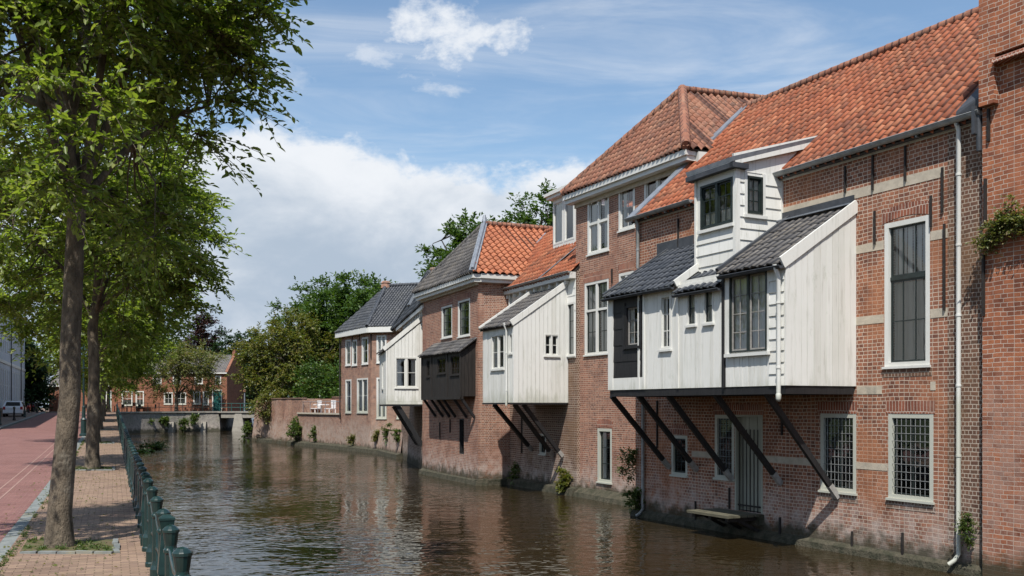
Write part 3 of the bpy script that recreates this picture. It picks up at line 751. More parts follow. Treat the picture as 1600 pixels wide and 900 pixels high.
# goods piled on a shelf behind the grilles
for rr in (lo1, lo2):
    f = MB()
    for k in range(3):
        z = rr[2]+.15+k*.5; f.fbox(L, rr[0]+.15, rr[1]-.15, -.5, -.3, z-.03, z)
    f.split('shelf', M['planks'], H)
arch_lintel(H, L, big[0]-.06, big[1]+.06, big[3]-.01, .25, .09)
arch_lintel(H, L, lo1[0]-.04, lo1[1]+.06, lo1[3]-.0, .25); arch_lintel(H, L, lo2[0]-.02, lo2[1]+.08, lo2[3], .25)
arch_lintel(H, L, smw[0]-.05, smw[1]+.05, smw[3], .24, .05); arch_lintel(H, L, dkw[0]-.02, dkw[1]+.06, dkw[3], .25); arch_lintel(H, L, dor[0]-.03, dor[1]-.01, dor[3], .25)
for rr in (big, lo1, lo2): arch_lintel(H, L, rr[0]-.05, rr[1]+.05, rr[2]-.21, .15, 0, name='brick_sill', mat='brick_dark')
# door of grey-white boards behind bars
f = MB(); vboards(f, L, dor[0]+.05, dor[1]-.05, dor[2]+.02, dor[3]-.05, w=.16, p=-.16, t=.02); d_ = f.build('door', M['greydoor'], H)
f = MB()
for i in range(7): x = dor[0]+.1+(dor[1]-dor[0]-.2)*i/6; f.tube([L.P(x, -.05, dor[2]), L.P(x, -.05, dor[3]-.35)], .014, 5)
f.fbox(L, dor[0]+.05, dor[1]-.05, -.06, -.04, dor[2]+.12, dor[2]+.16); f.build('door_bars', M['rust'], d_)
f = MB(); f.fbox(L, dor[0]-.0, dor[0]+.05, -.18, .012, dor[2], dor[3]); f.fbox(L, dor[1]-.05, dor[1], -.18, .012, dor[2], dor[3]); f.fbox(L, dor[0]+.05, dor[1]-.05, -.18, .01, dor[3]-.05, dor[3]); f.build('door_frame', M['greydoor'], d_)
f = MB(); f.fbox(L, dor[0]-.05, dor[1]+.05, -.02, .16, dor[2]-.26, dor[2]-.01); f.build('doorstep', M['plinth'], H)
# stone bands
def band(u0, u1, v, vu, h=.17, p=.008, mat='stone'):
    z = L.z(vu, v); f = MB(); f.fbox(L, L.s(u1), L.s(u0), -.05, p, z-h/2, z+h/2); return f.build('stone_band', M[mat], H)
band(1222, 1476, 332, 1222, .2); band(1030, 1085, 386, 1030, .18)
for u0, u1 in ((1337, 1381), (1454, 1481)): band(u0, u1, 391, 1337); band(u0, u1, 502, 1337)
band(1339, 1378, 610, 1339); band(1454, 1462, 603, 1454)
for u0, u1 in ((1338, 1387), (1193, 1281), (1081, 1116)): band(u0, u1, 727, 1338, .14)
# darker quoin strip beside the downpipe
f = MB(); f.fbox(L, L.s(1534), L.s(1481), -.05, .006, -.4, EV-.02); f.build('quoin_strip', M['brick_dark'], H)
# wall anchors
for u, v0, v1 in ((1322, 260, 301), (1365, 243, 297), (1416, 228, 283), (1474, 262, 332), (1368, 330, 382), (1456, 306, 355), (1477, 350, 485), (1061, 342, 386),
                  (1333, 830, 872), (1412, 832, 888), (1220, 808, 852), (1088, 783, 838), (1141, 762, 795), (1223, 650, 680), (1028, 626, 700)):
    f = MB(); f.fbox(L, L.s(u)-.018, L.s(u)+.018, .012, .05, L.z(u, v1), L.z(u, v0)); f.build('wall_anchor', M['rust'], H)
# footing
f = MB(); f.hexa([L.P(sR-1, .0, -1.2), L.P(sV+.1, .0, -1.2), L.P(sV+.1, .16, -1.2), L.P(sR-1, .16, -1.2)], [L.P(sR-1, .0, -.80), L.P(sV+.1, .0, -.80), L.P(sV+.1, .10, -.87), L.P(sR-1, .10, -.87)]); f.build('footing', M['plinth'], H)
# roof
ov = .16
dz = ov*(RZ-EV)/RW
A = L.P(sV+.0, ov, EV-dz); B = L.P(sR-.05, ov, EV-dz); C_ = L.P(sR-.05, -RW, RZ); D_ = L.P(sV, -RW, RZ)
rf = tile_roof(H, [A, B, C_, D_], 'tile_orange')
f = MB(); f.quad(D_, C_, L.P(sR-.05, -2*RW, EV), L.P(sV, -2*RW, EV)); f.build('rear_roof', M['tile_orange'], H)
r_ = ridge_tiles(rf, D_+Vector((0, 0, .06)), C_+Vector((0, 0, .06)), 'tile_brown', .12); 
f = MB(); up = Vector((0, 0, .1))
f.bar(L.P(sV+.02, ov+.05, EV-dz)+up, L.P(sV+.02, -RW, RZ)+up, .26, .05, up=(.4, .2, 1)); f.bar(L.P(sV-.16, ov+.02, EV-dz)+up*.9, L.P(sV-.16, -RW, RZ)+up*.9, .10, .10); f.build('verge_flashing', M['lead'], rf)
f = MB(); f.add([L.P(L.s(1500), .12, EV+.02), L.P(sR-.3, .12, EV+.02), L.P(sR-.3, -1.1, EV+1.45), L.P(L.s(1500), .10, EV+.10), L.P(sR-.3, .14, EV+.3), L.P(sR-.3, -1.0, EV+1.6)], [(0, 1, 4, 3), (3, 4, 5), (0, 3, 5, 2), (1, 2, 5, 4)]); f.build('lead_saddle', M['darklead'], rf)
# gutter in two runs and its brackets
def gutter(root, F, sa, sb, z, p=.2, r=.085, mat='zinc', name='gutter'):
    f = MB(); n = 10
    for side in (1,):
        vs = []
        for s_ in (sa, sb):
            for k in range(n+1):
                a = math.pi+math.pi*k/n; vs.append(F.P(s_, p+r*math.cos(a), z+r*math.sin(a)))
            for k in range(n+1):
                a = 2*math.pi-math.pi*k/n; vs.append(F.P(s_, p+(r-.012)*math.cos(a), z+(r-.012)*math.sin(a)))
        m_ = 2*(n+1); f.add(vs, [(k, (k+1) % m_, m_+(k+1) % m_, m_+k) for k in range(m_)])
        f.poly([vs[k] for k in range(n+1)]); f.poly([vs[m_+k] for k in range(n, -1, -1)])
    f.tube([F.P(sa, p+r, z), F.P(sb, p+r, z)], .012, 6)
    return f.build(name, M[mat], root)
sDt = L.s(1222); gt = gutter(H, L, sR-.1, sDt, EV-.06); gutter(H, L, L.s(1090), sV+.15, EV-.06)
f = MB()
k = sR+.4
while k < sV:
    if not (L.s(1222) < k < L.s(1090)): f.fbox(L, k-.015, k+.015, 0, .2, EV-.19, EV-.15)
    k += .9
f.split('gutter_bracket', M['zinc'], H)
f = MB(); f.fbox(L, sR, sDt, .0, .035, EV-.22, EV-.04); f.fbox(L, L.s(1090), sV, .0, .035, EV-.22, EV-.04); f.split('eaves_board', M['white'], H)
def downpipe(root, F, s, z0, z1, p=.1, r=.05, mat='zinc', clips=True, foot=None, name='downpipe'):
    f = MB(); pts = [F.P(s, p+.1, z1+.12), F.P(s, p+.06, z1), F.P(s, p, z1-.12), F.P(s, p, z0)]
    if foot: pts += [F.P(s+foot*.4, p+.05, z0-.12), F.P(s+foot, p+.12, z0-.2)]
    f.tube(pts, r, 10); o = f.build(name, M[mat], root)
    if clips:
        f = MB(); z = z0+.5
        while z < z1: f.tube([F.P(s, p, z), F.P(s, p, z+.04)], r*1.25, 10); z += 1.3
        f.build('pipe_clip', M[mat], o)
    return o
downpipe(H, L, L.s(1503.5), L.z(1507, 866), EV-.14, r=.042, mat='whiteclean', foot=.12)
downpipe(H, L, L.s(1001), L.z(1001, 420), EV-.14, p=.1, r=.045)
downpipe(H, L, L.s(1008), L.z(1008, 795), 2.3, p=.08, r=.045, foot=.15)
f = MB(); f.fbox(L, L.s(1540), L.s(1535), -.05, .30, 7.0, 7.5); f.tube([L.P(L.s(1540), .2, 7.45), L.P(L.s(1540), .17, 6.7)], .05, 8); f.build('corner_gutter', M['darklead'], H)
# wooden landing stage under the door
lz = -.42
pf = MB(); sA, sB = L.s(1192)-.05, L.s(1108)-.5
for i in range(5): pf.fbox(L, sA, sB, .12+.2*i, .29+.2*i, lz-.06, lz)
lp = thing('landing_stage', tuple(L.P((sA+sB)/2, 0, lz)), 'mossy wooden landing ledge just above the water under the barred door', 'landing')
pf.build('planks', M['planks'], lp)
pf = MB()
for s_ in (sA+.15, (sA+sB)/2, sB-.15): pf.fbox(L, s_-.05, s_+.05, 0, 1.0, lz-.16, lz-.06); pf.bar(L.P(s_, .0, lz-.45), L.P(s_, .7, lz-.12), .07, .07)
pf.build('bracket', M['brownblack'], lp)

# ------------------------------------------------------------------ white timber bay hung over the water (bay 1)
BZ = 2.52; BP = 1.92; BE = 5.02; BT = 6.28
SD = Fac(L.P(0, 0, 0)[:2], L.n)          # its near side face; s grows outwards
t1 = 1.87; t2 = 3.51; t3 = 6.42
W = thing('hanging_timber_bay', tuple(L.P(3.2, .9, BZ)), 'largest white hanging bay of vertical boards, on black struts over the canal', 'timber bay')
wb = L.rect(1142, 1200, 427, 549, BP, .5)
w1 = L.rect(1032.5, 1050, 461, 546, BP, .5); w2 = L.rect(1074.5, 1089, 454, 508, BP, .5); w3 = L.rect(1101, 1116, 450, 505, BP, .5); w4 = L.rect(978, 1000, 477, 541, BP, .5)
bh = [wb, w1, w2, w3, w4]
sK0, sK1 = L.s(1008, BP), L.s(959.5, BP)
f = MB(); wall(f, L, 0, t3, BZ, BE-.02, bh, p=BP, depth=.12)
wall(f, SD, 0, BP, BZ, BT-.05, (), p=0, zt1=BE+.06)
f.quad(L.P(t3, 0, BZ), L.P(t3, BP, BZ), L.P(t3, BP, BE), L.P(t3, 0, BT)); f.quad(L.P(0, 0, BZ), L.P(0, BP, BZ), L.P(t3, BP, BZ), L.P(t3, 0, BZ))
f.build('bay_wall', M['white'], W)
f = MB(); vboards(f, SD, .0, BP-.05, BZ, BT-.12, BE-.02, w=.165, p=.003, t=.022, g=.010); f.fbox(SD, BP-.05, BP+.03, .0, .035, BZ, BE-.02)
f.build('side_boards', M['white'], W)
f = MB(); cx0, cx1 = 0.0, L.s(1203, BP)
hboards(f, L, cx0+.03, cx1, BZ, BE-.14, .245, BP+.003, t=.03); f.build('clapboards', M['white'], W)
f = MB(); vboards(f, L, cx1, t1-.05, BZ, wb[2]-.10, w=.09, p=BP+.003, t=.015, g=.008)
vboards(f, L, t1+.04, sK0, BZ, BE-.1, w=.11, p=BP+.003, t=.012, g=.006, holes=[w1, w2, w3]); f.build('front_boards', M['white'], W)
f = MB(); f.fbox(L, cx1, t1-.05, BP, BP+.035, wb[3]+.0, BE-.1); f.fbox(L, wb[1], t1-.03, BP, BP+.03, wb[2]-.1, wb[3]); f.fbox(L, cx1, wb[0], BP, BP+.03, wb[2]-.1, wb[3])
for s_ in (t2, (sK0+t2)/2+.9, sK0+.02): f.fbox(L, s_-.035, s_+.035, BP, BP+.04, BZ, BE-.1)
f.fbox(L, sK1, t3+.03, BP-.1, BP+.045, BZ, BE-.1); f.fbox(L, sK0, sK1, BP, BP+.03, BZ, BZ+.30)
f.split('trim_board', M['white'], W)
f = MB(); hboards(f, L, sK0+.03, sK1, BZ+.30, BE-.12, .42, BP+.003, holes=[w4], t=.02); f.fbox(L, w4[0]-.1, w4[0], BP, BP+.04, w4[2]-.08, w4[3]+.08); f.fbox(L, w4[1], w4[1]+.1, BP, BP+.04, w4[2]-.08, w4[3]+.08); f.build('black_panel', M['black'], W)
f = MB(); f.fbox(L, t1-.035, t1+.035, BP, BP+.06, BZ-.02, BE-.1); f.build('black_post', M['black'], W)
window(W, L, wb, p=BP+.03, cols=2, rows=4, casing=.035, frame='greenframe', sash='tip', mull=.03, bar=.016, setback=.03, proud=.03, curtain=('full', 1), sill=.0, label='large many-paned window with dark green frame')
f = MB(); f.fbox(L, wb[0]-.1, wb[1]+.1, BP+.03, BP+.11, wb[2]-.1, wb[2]-.03); f.build('window_sill', M['whiteclean'], W)
for w_ in (w1,): window(W, L, w_, p=BP+.015, cols=2, rows=3, casing=.06, setback=.03, proud=.03, curtain=('sides', .35))
for w_ in (w2, w3): window(W, L, w_, p=BP+.015, cols=1, rows=2, casing=.035, setback=.03, proud=.03, curtain=('full', 1), sash='greenframe')
window(W, L, w4, p=BP+.02, cols=2, rows=3, casing=.05, bar=.012, frame='black', sash='tip', setback=.06, proud=.02, curtain=('sides', .4), sill=.06, label='white sash window set in the black panel')
# barge board and black base beam
f = MB(); f.bar(L.P(-.035, -.02, BT+.02), L.P(-.035, BP+.14, BE-.06), .05, .24, up=(0, 0, 1)); f.split('barge_board', M['white'], W)
f = MB(); f.fbox(L, .0, t3, BP-.14, BP-.0, BZ-.17, BZ-.005); f.fbox(L, .0, .12, .05, BP-.14, BZ-.17, BZ-.006)
f.fbox(L, .12, t3, .02, .14, BZ-.17, BZ-.006); f.fbox(L, t3-.12, t3, .14, BP-.14, BZ-.17, BZ-.006); f.build('base_beam', M['black'], W)
# roofs of the bay
def roofplane(root, F, sa, sb, pe, ze, pw, zw, mat, tw=TW, rh=RH, name='bay_roof', **k):
    return tile_roof(root, [F.P(sb, pe, ze), F.P(sa, pe, ze), F.P(sa, pw, zw), F.P(sb, pw, zw)], mat, name=name, tw=tw, rh=rh, amp=.02, lift=.022, thick=.04, **k)
sl = (BT-BE)/BP
roofplane(W, L, .0, t1+.05, BP+.16, BE-.16*sl+.03, .0, BT+.03, 'tile_grey')
roofplane(W, L, t2, t3+.1, BP+.16, BE-.16*sl-.02, .0, BT-.02, 'tile_slate')
roofplane(W, L, t1+.05, t2-.0, BP+.16, BE-.16*sl-.22, .0, BT-.22, 'tile_slate')
f = MB(); f.bar(L.P(t1+.07, BP+.14, BE+.02), L.P(t1+.07, 0, BT+.10), .09, .12); f.bar(L.P(t3+.1, BP+.14, BE-.06), L.P(t3+.1, 0, BT+.02), .08, .12); f.split('dark_verge', M['darklead'], W)
f = MB(); f.bar(L.P(t2-.02, BP+.12, BE-.08), L.P(t2-.02, 0, BT), .05, .16); f.split('white_verge', M['white'], W)
# lead apron against the brickwork
f = MB(); f.fbox(L, .02, L.s(1222), .01, .04, BT-.05, BT+.24); f.fbox(L, L.s(1085), L.s(1028), .01, .04, BT-.05, BT+.26); f.split('lead_apron', M['darklead'], W)
f = MB(); f.bar(L.P(.0, .10, BT+.04), L.P(L.s(1222), .10, BT+.04), .2, .03); f.build('lead_cap', M['lead'], W)
# dark gutter under the bay eaves, pipe on the corner
gutter(W, L, -.05, t1, BE-.12, p=BP+.17, r=.06, mat='darklead'); gutter(W, L, t2, t3+.1, BE-.16, p=BP+.17, r=.05, mat='darklead'); gutter(W, L, t1, t2, BE-.36, p=BP+.15, r=.05, mat='darklead')
f = MB(); f.fbox(L, 0, t1, BP, BP+.06, BE-.14, BE-.02); f.split('eaves_board', M['stone'], W)
downpipe(W, L, .10, BZ-.16, BE-.2, p=BP+.1, r=.045, mat='whiteclean')
f = MB(); f.lathe(L.P(.10, BP+.1, BZ-.32), [(.03, 0), (.055, .05), (.055, .14), (.035, .18)], 10, True); f.build('pipe_outlet', M['whiteclean'], W)
# diagonal struts down to the wall
for ut, ub, vb in ((1199, 1310, 777), (1119, 1221, 756), (1045, 1145, 750), (999, 1090, 735), (957, 1047, 731)):
    st = L.s(ut, BP-.1); sb_ = L.s(ub); zb = L.z(ub, vb)
    a = L.P(st, BP-.08, BZ-.15); b = L.P(sb_, .02, zb); q = a.lerp(b, .88)
    f = MB(); f.bar(a, q, .10, .115); o = f.build('strut', M['black'], W)
    f = MB(); f.bar(q, b, .105, .12); f.build('strut_shoe', M['tip'], o)

# ------------------------------------------------------------------ white dormer tower above the bay
TP = 1.35; ta = L.s(1150, TP); tb = L.s(1087, TP); TZ0 = 4.55; TZ = 7.52
DT = thing('white_dormer_tower', tuple(L.P((ta+tb)/2, .6, TZ0)), 'white clapboard dormer tower with dark green windows, above the hanging bay', 'dormer tower')
ST_ = Fac(L.P(ta, 0, 0)[:2], L.n)
wf = L.rect(1096, 1146, 284, 353, TP, .5); wsd = (ST_.s(1190.5), ST_.s(1166.5), 0, 0); wsd = (wsd[0], wsd[1], ST_.z(1178, 334), ST_.z(1178, 276))
f = MB(); wall(f, L, ta, tb, TZ0, TZ-.05, [wf], p=TP, depth=.1)
wall(f, ST_, -.0, TP, TZ0, TZ-.05, [wsd], p=0, depth=.1)
ci = 1.15
f.poly([ST_.P(TP, 0, TZ-.05), ST_.P(0, 0, TZ-.05), L.P(ta, -ci, TZ+.78)]); f.poly([ST_.P(0, 0, TZ-.05), L.P(ta, 0, EV-.1), L.P(ta, -ci, TZ+.75), L.P(ta, -ci, TZ+.78)])
f.quad(L.P(tb, 0, TZ0), L.P(tb, TP, TZ0), L.P(tb, TP, TZ), L.P(tb, 0, TZ)); f.poly([L.P(tb, TP, TZ), L.P(tb, 0, TZ), L.P(tb, 0, EV), L.P(tb, -ci, TZ+.8)])
f.build('tower_wall', M['white'], DT)
f = MB(); hboards(f, L, ta+.05, tb-.05, TZ0, wf[2]-.08, .27, TP+.003, t=.03); hboards(f, ST_, .05, TP-.05, TZ0+.5, TZ-.15, .27, .003, holes=[(wsd[0]-.08, wsd[1]+.08, wsd[2]-.08, wsd[3]+.08)], t=.03)
f.build('clapboards', M['white'], DT)
f = MB(); f.fbox(L, ta-.035, ta+.06, TP-.09, TP+.04, TZ0, TZ-.1); f.fbox(L, tb-.06, tb+.0, TP-.02, TP+.04, TZ0, TZ-.1); f.fbox(ST_, -.02, .06, -.01, .04, 5.9, TZ-.0); f.split('corner_board', M['white'], DT)
window(DT, L, wf, p=TP+.02, cols=2, rows=3, casing=.05, frame='greenframe', sash='greenframe', mull=.04, setback=.03, proud=.03, curtain=('lower', .35), sill=0)
window(DT, ST_, wsd, p=.02, cols=2, rows=3, casing=.05, frame='greenframe', sash='greenframe', setback=.03, proud=.03, curtain=('full', .3), sill=0)
f = MB(); f.fbox(L, wf[0]-.06, wf[1]+.06, TP, TP+.09, wf[2]-.1, wf[2]-.03); f.fbox(ST_, wsd[0]-.1, wsd[1]+.1, 0, .08, wsd[2]-.11, wsd[2]-.04)
f.fbox(L, wf[0]-.06, wf[1]+.06, TP, TP+.04, wf[3], TZ-.12); f.fbox(ST_, wsd[0]-.08, wsd[0], 0, .035, wsd[2]-.04, wsd[3]+.07); f.fbox(ST_, wsd[1], wsd[1]+.08, 0, .035, wsd[2]-.04, wsd[3]+.07); f.split('window_trim', M['whiteclean'], DT)
f = MB(); f.fbox(L, ta-.13, tb+.13, TP-.05, TP+.2, TZ-.13, TZ-.02); f.fbox(ST_, TP-.25, TP+.2, 0, .14, TZ-.129, TZ-.019); f.build('dark_cornice', M['darklead'], DT)
f = MB(); f.bar(L.P(ta-.07, TP+.12, TZ+.06), L.P(ta-.07, -ci-.1, TZ+.84), .06, .24); f.bar(L.P(ta, TP+.15, TZ+.04), L.P(tb+.1, TP+.15, TZ+.04), .05, .12); f.build('fascia', M['white'], DT)
f = MB(); f.hexa([L.P(ta-.1, TP+.18, TZ+.0), L.P(tb+.1, TP+.18, TZ+.0), L.P(tb+.1, -ci-.2, TZ+.88), L.P(ta-.1, -ci-.2, TZ+.88)], [L.P(ta-.12, TP+.2, TZ+.10), L.P(tb+.12, TP+.2, TZ+.10), L.P(tb+.12, -ci-.25, TZ+.98), L.P(ta-.12, -ci-.25, TZ+.98)]); f.build('roof', M['lead'], DT)

# ------------------------------------------------------------------ tall end wall at the right edge
RP = .16
R = thing('tall_brick_wall', tuple(L.P(-4, 0, WZ)), 'tall orange-red brick wall at the right edge, ivy hanging on it', 'brick wall')
s1_ = L.s(1535, RP); s2_ = -11.0; zl = L.z(1570, 92, RP)
f = MB(); wall(f, L, s2_, s1_, -2.4, zl, (), p=RP); f.quad(L.P(s1_, RP, -2.4), L.P(s1_, -9, -2.4), L.P(s1_, -9, zl), L.P(s1_, RP, zl)); f.quad(L.P(s2_, -9, -2.4), L.P(s2_, RP, -2.4), L.P(s2_, RP, zl), L.P(s2_, -9, zl)); f.quad(L.P(s2_, -9, zl), L.P(s1_, -9, zl), L.P(s1_, -9, -2.4), L.P(s2_, -9, -2.4))
f.build('wall_face', M['brick_right'], R)
f = MB(); f.fbox(L, L.s(1561, RP), s1_-.03, RP-.6, RP+.14, L.z(1550, 165, RP), 10.4); f.fbox(L, L.s(1640, RP), L.s(1561, RP)+.0, RP-.6, RP+.12, zl+.1, 10.4); f.build('chimney_breast', M['brick_right'], R)
f = MB(); f.hexa([L.P(s2_, RP-.1, zl-.08), L.P(L.s(1562, RP), RP-.1, zl-.08), L.P(L.s(1562, RP), RP+.22, zl-.08), L.P(s2_, RP+.22, zl-.08)], [L.P(s2_, RP-.1, zl+.14), L.P(L.s(1562, RP), RP-.1, zl+.14), L.P(L.s(1562, RP), RP+.20, zl-.01), L.P(s2_, RP+.20, zl-.01)]); f.build('ledge', M['arch'], R)
f = MB(); f.fbox(L, s2_, L.s(1562, RP), -9, RP, zl, zl+.05); f.build('wall_top', M['lead'], R)
for u, v0, v1 in ((1541, 283, 350), (1538, 400, 495), (1546, 175, 225)):
    f = MB(); f.fbox(L, L.s(u, RP)-.02, L.s(u, RP)+.02, RP+.0, RP+.05, L.z(u, v1), L.z(u, v0)); f.build('wall_anchor', M['rust'], R)
# ------------------------------------------------------------------ tall house T with the hipped roof
TS = 1.75
T = Fac(L.P(0, -TS, 0)[:2], L.d)
sB_, sA_ = T.s(1077), T.s(900)
rT = Vector((.949, .316))
TE = 9.2
TH = thing('tall_brick_house', tuple(T.P(9, -3, WZ)), 'tallest brick house with steep hipped pantile roof and white cornice', 'house')
q1 = T.rect(918, 951.5, 312, 399); q2 = T.rect(966.5, 992, 293, 362); q3 = T.rect(1006.5, 1047, 280, 327)
q4 = T.rect(913.5, 951, 443, 555); q5 = T.rect(933.5, 956, 669, 752); q6 = T.rect(967, 990, 428, 520)
shell(TH, T, sB_, sA_, 7.0, -2.4, TE, 'brick_tall', [q1, q2, q3, q4, q5, q6], r=rT)
window(TH, T, q1, cols=1, rows=2, casing=.09, mull=.05, trans=.55, setback=.05, proud=.012, curtain=('sides', .3), label='tall two-light sash window, leftmost under the cornice')
window(TH, T, q2, cols=2, rows=2, casing=.09, setback=.05, proud=.012, curtain=('sides', .3))
window(TH, T, q3, cols=1, rows=1, casing=.09, mull=.06, setback=.05, proud=.012, curtain=None)
window(TH, T, q4, cols=2, rows=3, casing=.09, mull=.06, trans=.62, sash='greenframe', setback=.06, proud=.012, curtain=('sides', .4), label='cross window with dark sashes beside the hanging bay')
window(TH, T, q6, cols=2, rows=3, casing=.09, mull=.06, setback=.05, proud=.012)
window(TH, T, q5, cols=2, rows=3, casing=.10, sash='greenframe', setback=.08, proud=.01, curtain=('sides', .35), label='small arched window close above the water')
arch_lintel(TH, T, q5[0]-.05, q5[1]+.05, q5[3]-.0, .24, .06); arch_lintel(TH, T, q4[0]-.05, q4[1]+.05, q4[3], .28); arch_lintel(TH, T, q6[0]-.05, q6[1]+.05, q6[3], .26, .05)
f = MB()
for q in (q1, q2, q3): f.fbox(T, q[0]-.08, q[1]+.08, -.05, .02, q[3]+.002, q[3]+.14)
f.split('stone_lintel', M['stone'], TH)
f = MB()
f.fbox(T, sB_-.28, sA_+.25, .0, .30, TE-.04, TE+.10); f.fbox(T, sB_-.32, sA_+.29, .0, .37, TE+.10, TE+.26)
a = T.P(sB_-.30, .0, TE+.04)
f.bar(a, a+Vector((rT.x, rT.y, 0))*6.8, .34, .30); f.build('cornice', M['whiteclean'], TH)
f = MB(); f.fbox(T, sB_-.05, sA_+.02, .0, .06, TE-.2, TE-.04); f.build('frieze', M['stone'], TH)
for u, v0, v1 in ((905, 430, 463), (892, 645, 715), (904.5, 657, 724), (957, 420, 442)):
    f = MB(); f.fbox(T, T.s(u)-.02, T.s(u)+.02, .0, .05, T.z(u, v1), T.z(u, v0)); f.build('wall_anchor', M['rust'], TH)
f = MB(); f.hexa([T.P(sB_-.1, 0, -1.3), T.P(sA_+.15, 0, -1.3), T.P(sA_+.15, .4, -1.3), T.P(sB_-.1, .8, -1.3)], [T.P(sB_-.1, 0, -.66), T.P(sA_+.1, 0, -.7), T.P(sA_+.1, .25, -.84), T.P(sB_-.1, .65, -.87)]); f.build('footing', M['plinth'], TH)
E0 = TE+.28
mid = (sA_+sB_)/2
w_ = 2.35; q = T.P(mid, -w_, 0); ap = Vector((q.x, q.y, EZ+(HV-143)*q.y/FP))
# slide the apex along the front direction until it sits on the photo's ray
kk = (1066-800)/FP; dsl = (kk*ap.y-ap.x)/(T.d.x-kk*T.d.y); ap = Vector((ap.x+T.d.x*dsl, ap.y+T.d.y*dsl, 0)); ap.z = EZ+(HV-143)*ap.y/FP
fl = T.P(sA_+.32, .38, E0); fr_ = T.P(sB_-.34, .38, E0); r3 = Vector((rT.x, rT.y, 0))
tr = tile_roof(TH, [fl, fr_, ap], 'tile_brown')
tr2 = tile_roof(TH, [fr_, fr_+r3*9, ap+r3*6.5, ap], 'tile_brown', scale=True, tw=.26, rh=.33)
f = MB(); f.poly([fl, ap, ap+r3*6.5, fl+r3*9]); f.poly([fl+r3*9, ap+r3*6.5, fr_+r3*9]); f.build('rear_roof', M['tile_brown'], TH)
up = Vector((0, 0, .08))
ridge_tiles(tr, ap+up, fr_+up, 'tile_brown', .15); ridge_tiles(tr, ap+up, ap+r3*6.5+up, 'tile_brown', .12); ridge_tiles(tr, fl+up, ap+up, 'tile_brown', .12)

# ------------------------------------------------------------------ low white-fronted house D between T and E
D = Fac((-.08, 38.3), (-.46, 1.0))
d0, d1 = D.s(901), D.s(786)
DE = 6.78; DW = 3.2; DR = 9.75
DH = thing('white_fronted_house', tuple(D.P(-2.5, -3, WZ)), 'low house with white upper wall and steep orange roof carrying a white dormer', 'house')
qd = D.rect(887.5, 899.5, 474, 556); qs = D.rect(843, 853, 678, 709)
shell(DH, D, d0, d1, 6.4, -2.4, DE, 'brick_dark', [qd, qs], gable=DR-DE)
zc = D.z(888, 560)
f = MB(); wall(f, D, d0, d1, zc, DE-.05, [qd], p=.03, depth=.1); hboards(f, D, d0+.02, d1-.02, DE-1.35, DE-.3, .3, .031, holes=[qd], t=.02); f.build('white_wall', M['white'], DH)
window(DH, D, qd, p=.04, cols=1, rows=3, casing=.06, sash='greenframe', setback=.06, proud=.02, curtain=('full', 1))
window(DH, D, qs, cols=1, rows=2, casing=.07, sash='greenframe', proud=.01)
f = MB(); f.fbox(D, d0, d1, .03, .26, DE-.24, DE-.02); f.build('cornice', M['whiteclean'], DH)
f = MB()
for i in range(9): f.fbox(D, d0+.5+i*.62-.03, d0+.5+i*.62+.03, .05, .20, DE-.40, DE-.26)
f.split('cornice_peg', M['whiteclean'], DH)
gutter(DH, D, d0, d1, DE+.0, p=.28, r=.07)
sld = (DR-DE)/DW
dr = tile_roof(DH, [D.P(d1+.1, .26, DE-.1), D.P(max(d0, D.s(899, .26)), .26, DE-.1), D.P(max(d0, D.s(899, .26)), -DW, DR), D.P(d1+2.4, -DW, DR)], 'tile_orange')
f = MB(); f.quad(D.P(d1+2.4, -DW, DR), D.P(d0-.3, -DW, DR), D.P(d0-.3, -2*DW, DE), D.P(d1, -2*DW, DE)); f.build('rear_roof', M['tile_orange'], DH)
ridge_tiles(dr, D.P(d1+2.4, -DW, DR+.06), D.P(d0-.3, -DW, DR+.06), 'tile_orange', .12)
f = MB(); s_ = D.s(852); f.bar(D.P(s_+.2, .2, DE+.05), D.P(s_-.95, -DW*.93, DR-.1), .16, .03); f.build('lead_strip', M['lead'], dr)
f = MB(); f.bar(D.P(d1+.1, .25, DE-.02), D.P(d1+2.3, -DW, DR+.03), .24, .04); f.build('valley_flashing', M['lead'], dr)
f = MB(); f.hexa([D.P(d0-.1, 0, -1.3), D.P(d1, 0, -1.3), D.P(d1, .32, -1.3), D.P(d0-.1, .32, -1.3)], [D.P(d0-.1, 0, -.7), D.P(d1, 0, -.7), D.P(d1, .2, -.76), D.P(d0-.1, .2, -.76)]); f.build('footing', M['plinth'], DH)
for u, v0, v1 in ((816, 650, 708),):
    f = MB(); f.fbox(D, D.s(u)-.02, D.s(u)+.02, .0, .05, D.z(u, v1), D.z(u, v0)); f.build('wall_anchor', M['rust'], DH)
downpipe(DH, D, D.s(800), D.z(800, 510), DE-.15, mat='whiteclean', clips=False)
